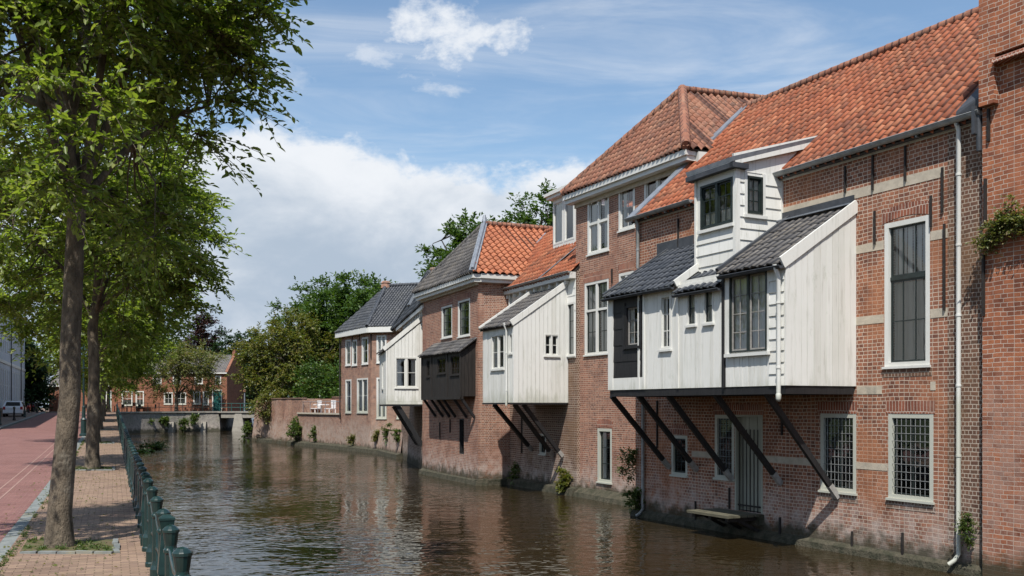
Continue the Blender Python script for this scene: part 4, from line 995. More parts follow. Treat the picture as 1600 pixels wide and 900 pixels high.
# white dormer on D's roof
wq = 1.55; P0 = D.P(0, -wq, 0)
sd0, sd1 = D.s(897.5, -wq), D.s(880, -wq)
dz0 = DE-.1+(wq+.26)*(DR-DE+.1)/(DW+.26)
DS = Fac(D.P(sd1, -wq, 0)[:2], D.d)
zt_ = D.z(880, 306, -wq)
DM = thing('white_roof_dormer', tuple(D.P((sd0+sd1)/2, -wq-.4, dz0)), 'small white dormer with flat moulded cap on the orange roof beside the tall house', 'dormer')
sdf = D.s(864, -wq)
qf = (sd0+.02, sd0+.02+(sdf-sd0)*.45, dz0+.22, zt_-.12); qg = (sd0+(sdf-sd0)*.52, sdf-.02, dz0+.22, zt_-.12)
f = MB(); wall(f, D, sd0-.05, sdf, dz0-.15, zt_, [qf, qg], p=-wq, depth=.08)
f.quad(D.P(sd0-.05, -wq, dz0-.15), D.P(sd0-.05, -wq-2, dz0-.15), D.P(sd0-.05, -wq-2, zt_), D.P(sd0-.05, -wq, zt_)); f.quad(D.P(sdf, -wq-2, dz0-.15), D.P(sdf, -wq, dz0-.15), D.P(sdf, -wq, zt_), D.P(sdf, -wq-2, zt_)); f.build('dormer_wall', M['whiteclean'], DM)
for q in (qf, qg): window(DM, D, q, p=-wq, cols=1, rows=1, casing=.07, setback=.03, proud=.02, curtain=('full', 1) if q is qg else None, sill=0)
f = MB(); f.fbox(D, sd0-.25, sdf+.2, -wq-2.1, -wq+.2, zt_, zt_+.12); f.fbox(D, sd0-.32, sdf+.27, -wq-2.15, -wq+.28, zt_+.12, zt_+.24); f.fbox(D, sd0-.2, sdf+.15, -wq-2, -wq+.12, zt_+.24, zt_+.34); f.build('moulded_cap', M['whiteclean'], DM)
f = MB(); f.fbox(D, sd0-.1, sdf+.06, -wq, -wq+.1, dz0-.16, dz0-.02); f.build('apron_board', M['whiteclean'], DM)
f = MB(); f.fbox(D, sd0-.12, sdf+.08, -wq-.05, -wq+.18, dz0-.22, dz0-.17); f.build('lead_sill', M['lead'], DM)

# ------------------------------------------------------------------ white bay 3
B3 = thing('white_shed_bay', '' or tuple(D.P(0, 0, 2.2)), 'white board bay with grey lean-to roof, middle one of the three white bays', 'timber bay')
o3 = D.s(888); p3 = 2.1; z3 = 2.23; e3 = 4.93; t3_ = 6.42; l3 = 2.75
A3 = Fac(D.P(o3, 0, 0)[:2], D.d); S3 = Fac(A3.P(0, 0, 0)[:2], A3.n)
wa = A3.rect(768.5, 789, 523, 577, p3, .5); wb_ = A3.rect(796.5, 801.5, 521, 552, p3, .5)
wc = (S3.s(873), S3.s(850), S3.z(862, 556), S3.z(862, 522)); wc = (min(wc[:2]), max(wc[:2]), wc[2], wc[3])
f = MB(); wall(f, A3, 0, l3, z3, e3, [wa, wb_], p=p3, depth=.1); wall(f, S3, 0, p3, z3, t3_, [wc], p=0, depth=.1, zt1=e3+.04)
f.quad(A3.P(l3, 0, z3), A3.P(l3, p3, z3), A3.P(l3, p3, e3), A3.P(l3, 0, t3_)); f.quad(A3.P(0, 0, z3), A3.P(0, p3, z3), A3.P(l3, p3, z3), A3.P(l3, 0, z3)); f.build('bay_wall', M['white'], B3)
f = MB(); vboards(f, S3, .02, p3, z3, t3_-.1, e3-.04, w=.165, p=.003, g=.012, holes=[wc]); vboards(f, A3, .02, l3-.03, z3, e3-.08, w=.15, p=p3+.003, t=.018, g=.010, holes=[wa, wb_]); f.fbox(A3, -.03, .06, p3-.02, p3+.04, z3, e3-.05); f.build('boards', M['white'], B3)
window(B3, A3, wa, p=p3+.02, cols=1, rows=2, casing=.05, mull=.035, setback=.04, proud=.025, curtain=('sides', .3)); window(B3, A3, wb_, p=p3+.02, cols=1, rows=1, casing=.04, setback=.03, proud=.02)
window(B3, S3, wc, p=.02, cols=1, rows=2, casing=.05, mull=.03, setback=.04, proud=.025)
roofplane(B3, A3, .0, l3+.02, p3+.13, e3-.03, .0, t3_-.05, 'tile_grey')
f = MB(); f.bar(A3.P(-.02, -.0, t3_+.06), A3.P(-.02, p3+.13, e3+.02), .07, .2); f.bar(A3.P(l3+.02, -.0, t3_+.06), A3.P(l3+.02, p3+.13, e3+.02), .07, .16); f.split('barge_board', M['white'], B3)
f = MB(); f.fbox(A3, -.02, l3+.03, .05, p3+.02, z3-.06, z3-.004); f.build('base_beam', M['black'], B3)
downpipe(B3, A3, A3.s(791.5, p3+.08), z3-.1, e3-.05, p=p3+.09, r=.04, mat='whiteclean')
for ut, ub, vb in ((772, 832, 703), (804, 865, 712), (818, 880, 713)):
    a = D.P(D.s(ut, 1.95), 1.95, z3-.06)
    if ut == 818: a = D.P(D.s(818, 1.6), 1.6, z3-.06)
    b = D.P(D.s(ub), .03, D.z(ub, vb)); q = a.lerp(b, .9)
    f = MB(); f.bar(a, q, .11, .13); o = f.build('strut', M['black'], B3); f = MB(); f.bar(q, b, .115, .135); f.build('strut_shoe', M['tip'], o)

# ------------------------------------------------------------------ corner house E
E = Fac((-1.33, 37.8), (-.43, 1.0)); eL = 7.1
rE = Vector((.923, .385)); EE = 7.0
EH = thing('corner_brick_house', tuple(E.P(3, -3, WZ)), 'brick corner house with hipped roof, grey in front and bright orange on its side', 'house')
x1 = E.rect(690, 706.5, 480, 529); x2 = E.rect(715.5, 734.5, 471, 527); x3 = E.rect(717.5, 725, 654, 709)
shell(EH, E, 0, eL, 8, -2.4, EE, 'brick_tall', [x1, x2, x3], r=rE)
for x in (x1, x2): window(EH, E, x, cols=2, rows=4, casing=.08, sash='greenframe', setback=.06, proud=.012, curtain=('sides', .3))
window(EH, E, x3, cols=1, rows=2, casing=.05, frame='black', sash='black', setback=.1, sill=0)
arch_lintel(EH, E, x1[0]-.05, x1[1]+.05, x1[3], .24); arch_lintel(EH, E, x2[0]-.05, x2[1]+.05, x2[3], .24)
f = MB(); f.fbox(E, -.22, eL+.2, 0, .26, EE-.02, EE+.12); f.fbox(E, -.28, eL+.26, 0, .34, EE+.12, EE+.30)
a = E.P(-.0, .0, EE+.135); r3e = Vector((rE.x, rE.y, 0))
sE = Fac(E.P(0, 0, 0)[:2], (-rE.x, -rE.y))       # its side face, outward towards the viewer
f.fbox(sE, -8, .0, 0, .25, EE-.021, EE+.119); f.fbox(sE, -8, .0, 0, .33, EE+.121, EE+.299); f.build('cornice', M['whiteclean'], EH)
f = MB(); f.fbox(E, -.05, eL, .001, .10, EE-.12, EE-.02); f.build('frieze', M['stone'], EH)
w0 = 1.9; q = E.P(eL/2, -w0, 0); ke = (757-800)/FP; ds = (ke*q.y-q.x)/(E.d.x-ke*E.d.y); ae = Vector((q.x+E.d.x*ds, q.y+E.d.y*ds, 0)); ae.z = EZ+(HV-352)*ae.y/FP
el_ = E.P(eL+.28, .36, EE+.31); er_ = E.P(-.30, .36, EE+.31)
er1 = tile_roof(EH, [el_, er_, ae], 'tile_grey', rh=.26, tw=.22)
er2 = tile_roof(EH, [er_, er_+r3e*9, ae+r3e*6.5, ae], 'tile_scale', tw=.30, rh=.34, scale=True, lift=.045)
f = MB(); f.poly([el_, ae, ae+r3e*6.5, el_+r3e*9]); f.poly([el_+r3e*9, ae+r3e*6.5, er_+r3e*9]); f.build('rear_roof', M['tile_grey'], EH)
f = MB(); f.bar(ae+up, er_+up, .27, .08); f.tube([ae+up*2, er_+up*2], .07, 8); f.build('lead_hip', M['lead'], er1)
f = MB(); f.tube([ae+up*2, ae+up*2+Vector((0, 0, .28))], [.12, .05], 8); f.build('finial', M['lead'], er1)
ridge_tiles(er1, ae+up, ae+r3e*6.5+up, 'tile_brown', .12); ridge_tiles(er1, el_+up, ae+up, 'tile_grey', .11)
f = MB(); f.hexa([E.P(-.35, -.3, -1.3), E.P(eL, 0, -1.3), E.P(eL, .26, -1.3), E.P(-.28, .26, -1.3)], [E.P(-.2, -.3, -.74), E.P(eL, 0, -.74), E.P(eL, .16, -.82), E.P(-.2, .16, -.82)])
f.fbox(sE, -2.2, .16, 0, .2, -1.3, -.78); f.build('footing', M['plinth'], EH)
for u, v0, v1 in ((688, 660, 686), (704, 655, 676)):
    f = MB(); f.fbox(E, E.s(u)-.02, E.s(u)+.02, .0, .05, E.z(u, v1), E.z(u, v0)); f.build('wall_anchor', M['rust'], EH)
# black bay on E
BB = thing('black_timber_bay', tuple(E.P(3, .3, 2.4)), 'small black tarred wooden bay with tiled lean-to roof on short brackets', 'timber bay')
pb = .62; b0 = E.s(743); b1 = E.s(660, pb); zb0 = E.z(723, 619, pb); zb1 = E.z(723, 549, pb)
SBB = Fac(E.P(b0, 0, 0)[:2], E.n)
y1_ = E.rect(667, 672.6, 562, 589, pb, .5); y2_ = E.rect(684, 697, 559, 584, pb, .5); y3_ = E.rect(704.6, 719, 555, 586, pb, .5)
f = MB(); wall(f, E, b0, b1, zb0, zb1, [y1_, y2_, y3_], p=pb, depth=.08); wall(f, SBB, 0, pb, zb0, zb1+.4, (), zt1=zb1)
f.quad(E.P(b0, 0, zb0), E.P(b0, pb, zb0), E.P(b1, pb, zb0), E.P(b1, 0, zb0)); f.quad(E.P(b1, 0, zb0), E.P(b1, pb, zb0), E.P(b1, pb, zb1), E.P(b1, 0, zb1+.4)); f.build('bay_wall', M['brownblack'], BB)
f = MB(); vboards(f, E, b0, b1, zb0, zb1, w=.16, p=pb+.003, t=.02, g=.012, holes=[y1_, y2_, y3_]); vboards(f, SBB, 0, pb, zb0, zb1+.35, zb1, w=.15, p=.003, t=.02, g=.012)
for s_ in (E.s(675, pb), E.s(699.5, pb), b0, b1): f.fbox(E, s_-.05, s_+.05, pb, pb+.05, zb0-.05, zb1)
f.fbox(E, b0-.02, b1, pb-.1, pb+.06, zb0-.12, zb0); f.build('boards', M['brownblack'], BB)
for y in (y1_, y2_, y3_): window(BB, E, y, p=pb+.02, cols=3 if y is y3_ else 2, rows=3, casing=.03, frame='brownblack', sash='brownblack', setback=.03, proud=.02, sill=.03)
bt = E.z(743, 525)
roofplane(BB, E, b0-.15, b1+.12, pb+.14, zb1+.02, -.0, bt-.05, 'tile_grey', tw=.2, rh=.26)
for u in (664, 675, 685, 694, 711, 726):
    s_ = E.s(u, pb-.1) if u != 726 else b0+.05
    f = MB(); f.bar(E.P(s_, pb-.06, zb0-.1), E.P(s_, .02, zb0-.85), .09, .10); f.build('bracket', M['black'], BB)

# ------------------------------------------------------------------ house G behind bay 2
G = Fac((-4.0, 45.2), (-.2086, .978)); gL = 12.6; GE = 6.75
GH = thing('grey_roofed_house', tuple(G.P(6, -3, WZ)), 'brick house with dark glazed roof and skylight, behind the farthest white bay', 'house')
gd = (.2, 1.0, -.9, 2.1)
shell(GH, G, -1.0, gL, 8, -2.4, GE, 'brick_dark', [gd])
f = MB(); vboards(f, G, .2, 1.0, -.9, 2.1, w=.2, p=-.12); f.build('door', M['black'], GH)
f = MB(); f.fbox(G, -1, gL+.3, 0, .3, GE-.12, GE+.08); f.build('cornice', M['whiteclean'], GH)
f = MB()
for i in range(12): f.fbox(G, .3+i*.8, .4+i*.8, .02, .24, GE-.38, GE-.12)
f.split('cornice_bracket', M['whiteclean'], GH)
ag = G.P(6.4, -.9, 0); kg = (669-800)/FP; ds = (kg*ag.y-ag.x)/(G.d.x-kg*G.d.y); ag = Vector((ag.x+G.d.x*ds, ag.y+G.d.y*ds, 0)); ag.z = EZ+(HV-428)*ag.y/FP
rg = Vector((-G.n.x, -G.n.y, 0)); g0_ = G.P(-1, .32, GE+.09); g1_ = G.P(gL+2.6, .32, GE+.09)
gr_ = tile_roof(GH, [g1_, g0_, ag], 'tile_slate')
tile_roof(GH, [g1_+rg*9, g1_, ag, ag+rg*8], 'tile_slate'); tile_roof(GH, [g0_, g0_+rg*9, ag+rg*8, ag], 'tile_slate')
ridge_tiles(gr_, ag+up, ag+rg*8+up, 'tile_slate', .13); ridge_tiles(gr_, g1_+up, ag+up, 'tile_slate', .13)
f = MB(); f.lathe(ag+rg*.3+Vector((0, 0, -.1)), [(.25, 0), (.22, .28), (.25, .32), (.18, .45)], 8); f.build('chimney', M['brick_dark'], gr_)
# skylight
sk = thing('skylight', tuple(ag+Vector((-2, 5, -2))), 'small blue-grey skylight in the dark glazed roof', 'skylight')
f = MB(); a = Vector(g1_).lerp(g0_, .44).lerp(ag, .30); nn_ = (Vector(g0_)-Vector(g1_)).cross(ag-Vector(g1_)).normalized(); nn_ = nn_ if nn_.z > 0 else -nn_
e1_ = (Vector(g1_)-Vector(g0_)).normalized(); e2_ = nn_.cross(e1_); e2_ = e2_ if e2_.z > 0 else -e2_
b = [a-e1_*.5, a+e1_*.5, a+e1_*.5+e2_*1.0, a-e1_*.5+e2_*1.0]
f.hexa([v for v in b], [v+nn_*.2 for v in b]); f.build('skylight_frame', M['lead'], sk)
f = MB(); b2 = [a-e1_*.4+e2_*.1+nn_*.21, a+e1_*.4+e2_*.1+nn_*.21, a+e1_*.4+e2_*.9+nn_*.21, a-e1_*.4+e2_*.9+nn_*.21]; f.poly(b2); f.build('skylight_pane', M['glass'], sk)

# bay 2
B2 = thing('gabled_white_bay', tuple(G.P(3, .9, 2.2)), 'farthest white board bay with a wide side window and bundled black struts beneath', 'timber bay')
o2 = 1.35; p2 = 1.78; z2 = 2.2; e2z = 4.85; t2z = 6.35; l2 = 4.4
A2 = Fac(G.P(o2, 0, 0)[:2], G.d); S2 = Fac(A2.P(0, 0, 0)[:2], A2.n)
w2a = (S2.s(652.5), S2.s(617), S2.z(634, 606), S2.z(634, 558)); w2a = (min(w2a[:2]), max(w2a[:2]), w2a[2], w2a[3])
w2b = (1.9, 2.7, 3.0, 4.3)
f = MB(); wall(f, A2, 0, l2, z2, e2z, [w2b], p=p2, depth=.1); wall(f, S2, -.3, p2, z2, t2z+.25, [w2a], p=0, depth=.1, zt1=e2z+.04)
f.quad(A2.P(l2, 0, z2), A2.P(l2, p2, z2), A2.P(l2, p2, e2z), A2.P(l2, 0, t2z)); f.quad(A2.P(0, 0, z2), A2.P(0, p2, z2), A2.P(l2, p2, z2), A2.P(l2, 0, z2)); f.build('bay_wall', M['white'], B2)
f = MB(); vboards(f, S2, -.3, p2-.03, z2+.14, t2z+.15, e2z-.04, w=.17, p=.003, g=.012, holes=[w2a]); vboards(f, A2, .02, l2, z2, e2z-.05, w=.17, p=p2+.003, t=.018, g=.01, holes=[w2b]); f.fbox(A2, -.03, .06, p2-.02, p2+.04, z2, e2z-.05); f.fbox(S2, -.3, p2, .0, .045, z2, z2+.13); f.build('boards', M['white'], B2)
window(B2, S2, w2a, p=.02, cols=1, rows=2, casing=.07, mull=.06, setback=.04, proud=.025, curtain=('sides', .25)); window(B2, A2, w2b, p=p2+.02, cols=2, rows=2, casing=.05, setback=.03, proud=.02)
roofplane(B2, A2, .0, l2+.02, p2+.14, e2z-.03, .0, t2z-.05, 'tile_grey')
f = MB(); f.bar(A2.P(-.03, -.25, t2z+.32), A2.P(-.03, p2+.16, e2z+.0), .07, .2); f.split('barge_board', M['white'], B2)
f = MB(); f.fbox(A2, -.02, l2+.03, .05, p2+.02, z2-.09, z2-.004); f.build('base_beam', M['black'], B2)
for i in range(4):
    f = MB(); f.bar(A2.P(.15+i*.75, p2-.55, z2-.08), A2.P(.15+i*.75-.0, .05, .2), .16, .22); f.build('strut', M['black'], B2)

# quay wall from G round to F and the long garden wall
qw = thing('weathered_quay_wall', (-8, 60, WZ), 'low weathered brick quay wall beneath the far grey-roofed corner house', 'quay wall')
f = MB()
for a, b in (((-6.45, 56.8), (-8.4, 62.6)), ((-8.4, 62.6), (-9.6, 64.7))):
    f.quad((b[0]-.3, b[1]-.1, -2), (a[0]-.3, a[1]-.1, -2), (a[0], a[1], .55), (b[0], b[1], .55))
f.build('wall_face', M['brick_far'], qw)
f = MB(); f.poly([(-6.45, 56.8, .55), (-8.4, 62.6, .55), (-9.6, 64.7, .55), (-4, 66, .55), (-3, 57, .55)]); f.build('wall_top', M['soil'], qw)
f = MB()
for a, b in (((-6.45, 56.8), (-8.4, 62.6)), ((-8.4, 62.6), (-9.6, 64.7)), ((-9.6, 64.7), (-12.4, 69.4)), ((-12.4, 69.4), (-22.9, 86))):
    f.hexa([(a[0]-.45, a[1]-.2, -1.4), (b[0]-.45, b[1]-.2, -1.4), (b[0]+.2, b[1]+.1, -1.4), (a[0]+.2, a[1]+.1, -1.4)], [(a[0]-.35, a[1]-.15, -.76), (b[0]-.35, b[1]-.15, -.76), (b[0]+.2, b[1]+.1, -.6), (a[0]+.2, a[1]+.1, -.6)])
f.build('footing', M['plinth'], qw)
# ------------------------------------------------------------------ house F
c1, c2, c3 = Vector((-12.35, 69.4)), Vector((-9.5, 64.6)), Vector((-5.3, 63.15))
F1 = Fac(c2, c1-c2); F2 = Fac(c3, c2-c3); FE = 7.35
FH = thing('angled_corner_house', (-8, 68, WZ), 'rosy brick house with blue-black hipped roof, standing at an angle in the canal bend', 'house')
def cw(F, u0, u1, vt, vb): return F.rect(u0, u1, vt, vb, 0, .5)
h1 = [cw(F1, 540, 548, 531, 571), cw(F1, 550, 558, 531, 571), cw(F1, 565.5, 575.5, 527, 569), cw(F1, 540, 549, 593, 645), cw(F1, 558, 575, 591, 645)]
h2 = [cw(F2, 588.5, 604, 524, 567), cw(F2, 588.5, 604, 590, 654), cw(F2, 620, 634, 590, 654)]
f = MB(); wall(f, F1, 0, (c1-c2).length, -2.4, FE, h1); wall(f, F2, 0, (c2-c3).length, -2.4, FE, h2); f.build('wall', M['brick_far'], FH)
f = MB()
bk = [c3+Vector((2, 8)), c1+Vector((6, 6))]
for a, b in ((c3, bk[0]), (bk[0], bk[1]), (bk[1], c1)): f.quad((a.x, a.y, -2), (b.x, b.y, -2), (b.x, b.y, FE), (a.x, a.y, FE))
f.build('outer_wall', M['brick_far'], FH)
for i, x in enumerate(h1): window(FH, F1, x, cols=1, rows=2, casing=.11, setback=.05, proud=.03, curtain=('sides', .35), mull=.05 if i == 4 else False)
for i, x in enumerate(h2): window(FH, F2, x, cols=1, rows=2, casing=.11, setback=.05, proud=.03, curtain=('sides', .35), mull=.05)
f = MB(); l1 = (c1-c2).length; l2_ = (c2-c3).length
f.fbox(F1, .0, l1+.3, 0, .35, FE-.3, FE+.06); f.fbox(F2, 0, l2_, 0, .35, FE-.301, FE+.059)
f.add([F1.P(0, 0, FE-.3), F1.P(0, .35, FE-.3), F2.P(l2_, .35, FE-.3), F1.P(0, 0, FE+.06), F1.P(0, .35, FE+.06), F2.P(l2_, .35, FE+.06)], [(0, 1, 2), (3, 4, 5), (1, 2, 5, 4)]); f.build('cornice', M['whiteclean'], FH)
af = Vector((-8.95, 69.2, 0)); af.x = (603-800)/FP*af.y; af.z = EZ+(HV-448)*af.y/FP
e_l = F1.P(l1+.3, .35, FE+.07); e_m = F1.P(0, .38, FE+.07); e_m = (F1.P(.0, .36, FE+.07)+F2.P(l2_, .36, FE+.07))/2; e_r = F2.P(-1, .36, FE+.07)
dr3 = Vector((c3.x-c2.x, c3.y-c2.y, 0)).normalized()
fr1 = tile_roof(FH, [e_l, e_m, af], 'tile_slate'); fr2 = tile_roof(FH, [e_m, e_r, af+dr3*5.5, af], 'tile_slate')
f = MB(); f.poly([e_l, af, Vector((c1.x+6, c1.y+6, FE))]); f.poly([af, af+dr3*5.5, Vector((c3.x+2, c3.y+8, FE)), Vector((c1.x+6, c1.y+6, FE))]); f.build('rear_roof', M['tile_slate'], FH)
ridge_tiles(fr1, af+up, e_m+up, 'tile_slate', .14); ridge_tiles(fr1, af+up, af+dr3*5.5+up, 'tile_slate', .13)
f = MB(); f.lathe(af+Vector((0, 0, -.1)), [(.38, 0), (.33, .32), (.38, .36), (.25, .5)], 8); f.build('chimney', M['brick_tall'], fr1)
f = MB(); f.tube([F1.P(l1-.02, .1, 1.2), F1.P(l1-.02, .1, FE-.3)], .05, 8); f.build('downpipe', M['rust'], FH)
for u, v0, v1 in ((562, 522, 532), (551, 525, 534), (580, 522, 560)):
    f = MB(); f.fbox(F1, F1.s(u)-.03, F1.s(u)+.03, .0, .05, F1.z(u, v1), F1.z(u, v0)); f.build('wall_anchor', M['rust'], FH)

# garden wall
GW = Fac((-12.35, 69.4), (-10.55, 16.6)); gl_ = 19.67
gw = thing('garden_wall', (-18, 78, WZ), 'long high brick garden wall rising from the water, with plants growing from it', 'garden wall')
sN = GW.s(471); zlow = 1.5
zT = 2.72
f = MB(); wall(f, GW, 0, sN, -2.4, zlow); wall(f, GW, sN, gl_, -2.4, zT)
f.quad(GW.P(sN, 0, zlow), GW.P(sN, -2.6, zlow), GW.P(sN, -2.6, zT), GW.P(sN, 0, zT)); f.quad(GW.P(0, 0, zlow), GW.P(sN, 0, zlow), GW.P(sN, -2.6, zlow), GW.P(0, -2.6, zlow))
f.quad(GW.P(-.5, -2.6, zlow), GW.P(sN, -2.6, zlow), GW.P(sN, -2.6, zT+.1), GW.P(-.5, -2.6, zT+.1))
f.quad(GW.P(gl_, 0, -2.4), GW.P(gl_, 0, zT), GW.P(gl_, -20, zT), GW.P(gl_, -20, -2.4)); f.quad(GW.P(sN, -.35, zlow), GW.P(gl_, -.35, zlow), GW.P(gl_, -.35, zT), GW.P(sN, -.35, zT))
f.build('wall_face', M['brick_far'], gw)
f = MB(); f.fbox(GW, sN-.05, gl_+.06, -.4, .06, zT, zT+.09); f.fbox(GW, -.5, sN, -2.9, -2.55, zT+.1, zT+.18); f.build('coping', M['brick_dark'], gw)
f = MB(); f.fbox(GW, 0, sN+.8, -.05, .10, zlow, zlow+.12); f.build('ledge', M['stone'], gw)
for s_ in (GW.s(437), GW.s(452), GW.s(405)):
    f = MB(); f.hexa([GW.P(s_-.5, 0, -2), GW.P(s_+.5, 0, -2), GW.P(s_+.5, .65, -2), GW.P(s_-.5, .65, -2)], [GW.P(s_-.45, 0, zT-.1), GW.P(s_+.45, 0, zT-.1), GW.P(s_+.45, .12, zT-.1), GW.P(s_-.45, .12, zT-.1)]); f.build('buttress', M['brick_far'], gw)
# terrace furniture and rail
tr_ = thing('terrace_rail', tuple(GW.P(2, 0, zlow)), 'thin grey rail along the terrace edge on the garden wall', 'railing')
f = MB(); f.tube([GW.P(.1, -.1, zlow+.95), GW.P(sN-.1, -.1, zlow+.95)], .02, 5); f.build('rail', M['lead'], tr_)
for i in range(6):
    f = MB(); s_ = .1+(sN-.2)*i/5; f.tube([GW.P(s_, -.1, zlow+.1), GW.P(s_, -.1, zlow+.96)], .02, 5); f.build('rail_post', M['lead'], tr_)
for u, nm, lb in ((490, 'garden_bench', 'white garden bench on the walled terrace, left of the chair'), (515, 'garden_chair', 'white garden chair on the walled terrace, nearest the corner house')):
    s_ = GW.s(u, -1.0); wd = .9 if 'bench' in nm else .45
    b_ = thing(nm, tuple(GW.P(s_, -1, zlow)), lb, nm.split('_')[1], 'white garden seats on the terrace')
    f = MB(); f.fbox(GW, s_-wd, s_+wd, -1.3, -.75, zlow+.40, zlow+.46); f.build('seat', M['whiteplastic'], b_)
    f = MB()
    for i in range(5): f.fbox(GW, s_-wd, s_+wd, -1.34, -1.30, zlow+.5+i*.12, zlow+.59+i*.12)
    f.build('backrest', M['whiteplastic'], b_)
    for a in (-1, 1):
        for b in (-1.3, -.8):
            f = MB(); f.fbox(GW, s_+a*wd*.92-.03, s_+a*wd*.92+.03, b-.03, b+.03, zlow, zlow+.4); f.build('leg', M['whiteplastic'], b_)
s_ = GW.s(502, -.7); b_ = thing('garden_table', tuple(GW.P(s_, -.7, zlow)), 'white garden table between bench and chair on the walled terrace', 'table')
f = MB(); f.lathe(GW.P(s_, -.7, zlow+.70), [(.6, 0), (.62, .02), (.6, .05)], 16); f.build('table_top', M['whiteplastic'], b_)
f = MB(); f.lathe(GW.P(s_, -.7, zlow), [(.3, 0), (.06, .1), (.06, .7)], 10); f.build('table_base', M['whiteplastic'], b_)
sheet('right_bank_ground', [(9, 17), (14, 20), (120, 10), (120, 330), (-27, 330), (-30, 128), (-24.5, 100), (-22.6, 88), (-12.3, 71), (-8.8, 66.5), (-6, 60), (-3, 47), (1.5, 38), (5, 29)], .45, 'grass')
sheet('right_bank_ground', [(-27, 330), (-29.4, 127), (-25, 100), (-22.9, 86.2), (-12.4, 69.8), (20, 80), (60, 330)], 1.45, 'grass')
# ------------------------------------------------------------------ trees and plants
def npmesh(name, V, Fq, mat, parent, base, tri=False):
    k = Fq.shape[1]; me = bpy.data.meshes.new(name)
    me.vertices.add(len(V)); me.vertices.foreach_set('co', (V-np.array(base)).astype(np.float32).ravel())
    me.loops.add(Fq.size); me.loops.foreach_set('vertex_index', Fq.astype(np.int32).ravel())
    me.polygons.add(len(Fq)); me.polygons.foreach_set('loop_start', np.arange(0, Fq.size, k, dtype=np.int32)); me.polygons.foreach_set('loop_total', np.full(len(Fq), k, dtype=np.int32))
    me.update(); me.materials.append(mat)
    o = bpy.data.objects.new(name, me); COL.objects.link(o); o['_b'] = tuple(base)
    if parent is not None: o.parent = parent
    else: o.location = base
    return o
def norm(a): return a/np.maximum(np.linalg.norm(a, axis=-1, keepdims=True), 1e-9)
def leaf_geo(P, D, size, rng, droop=.25, wide=.5, fine=True):
    """P base points, D leaf directions -> vertices and faces of folded leaves"""
    n = len(P); D = norm(D+np.array([0, 0, -droop])*rng.random((n, 1)))
    up = norm(np.array([0, 0, 1.])+rng.normal(0, .38, (n, 3)))
    S = norm(np.cross(D, up)); N = norm(np.cross(S, D))
    L_ = (size*(.65+.7*rng.random((n, 1)))); W_ = L_*wide
    f = .16*L_
    if fine:
        pts = [P, P+D*L_*.35+S*W_*.48+N*f, P+D*L_*.72+S*W_*.36+N*f*.6, P+D*L_-N*f*.3, P+D*L_*.72-S*W_*.36+N*f*.6, P+D*L_*.35-S*W_*.48+N*f]
        V = np.stack(pts, 1).reshape(-1, 3); b = np.arange(n)[:, None]*6
        F_ = np.concatenate([b+np.array([[0, 1, 2, 3]]), b+np.array([[0, 3, 4, 5]])], 1).reshape(-1, 4)
    else:
        pts = [P, P+D*L_*.5+S*W_*.5+N*f, P+D*L_, P+D*L_*.5-S*W_*.5+N*f]
        V = np.stack(pts, 1).reshape(-1, 3); b = np.arange(n)[:, None]*4
        F_ = b+np.array([[0, 1, 2, 3]])
    return V, F_
def shoots(C, O, n, ln, k, rng, spread=1., flat=.55, start=.2):
    """n shoots from every clump centre C, leaning along O; k leaf points on each"""
    m = len(C); A = rng.normal(0, 1, (m, n, 3)); A[..., 2] *= flat
    A = norm(A*spread+O[:, None, :]*.9)
    Ls = ln*(.45+.8*rng.random((m, n, 1)))
    t = np.linspace(start, 1, k)[None, None, :, None]
    sag = np.array([0, 0, -1.])*(t**2)*.22*Ls[:, :, None, :]
    P = C[:, None, None, :]+A[:, :, None, :]*Ls[:, :, None, :]*t+sag
    side = norm(rng.normal(0, 1, (m, n, k, 3))*np.array([1, 1, .45]))
    Dl = A[:, :, None, :]*(.35+1.2*(t > .9))+side
    return P.reshape(-1, 3), norm(Dl.reshape(-1, 3)), C, A, Ls
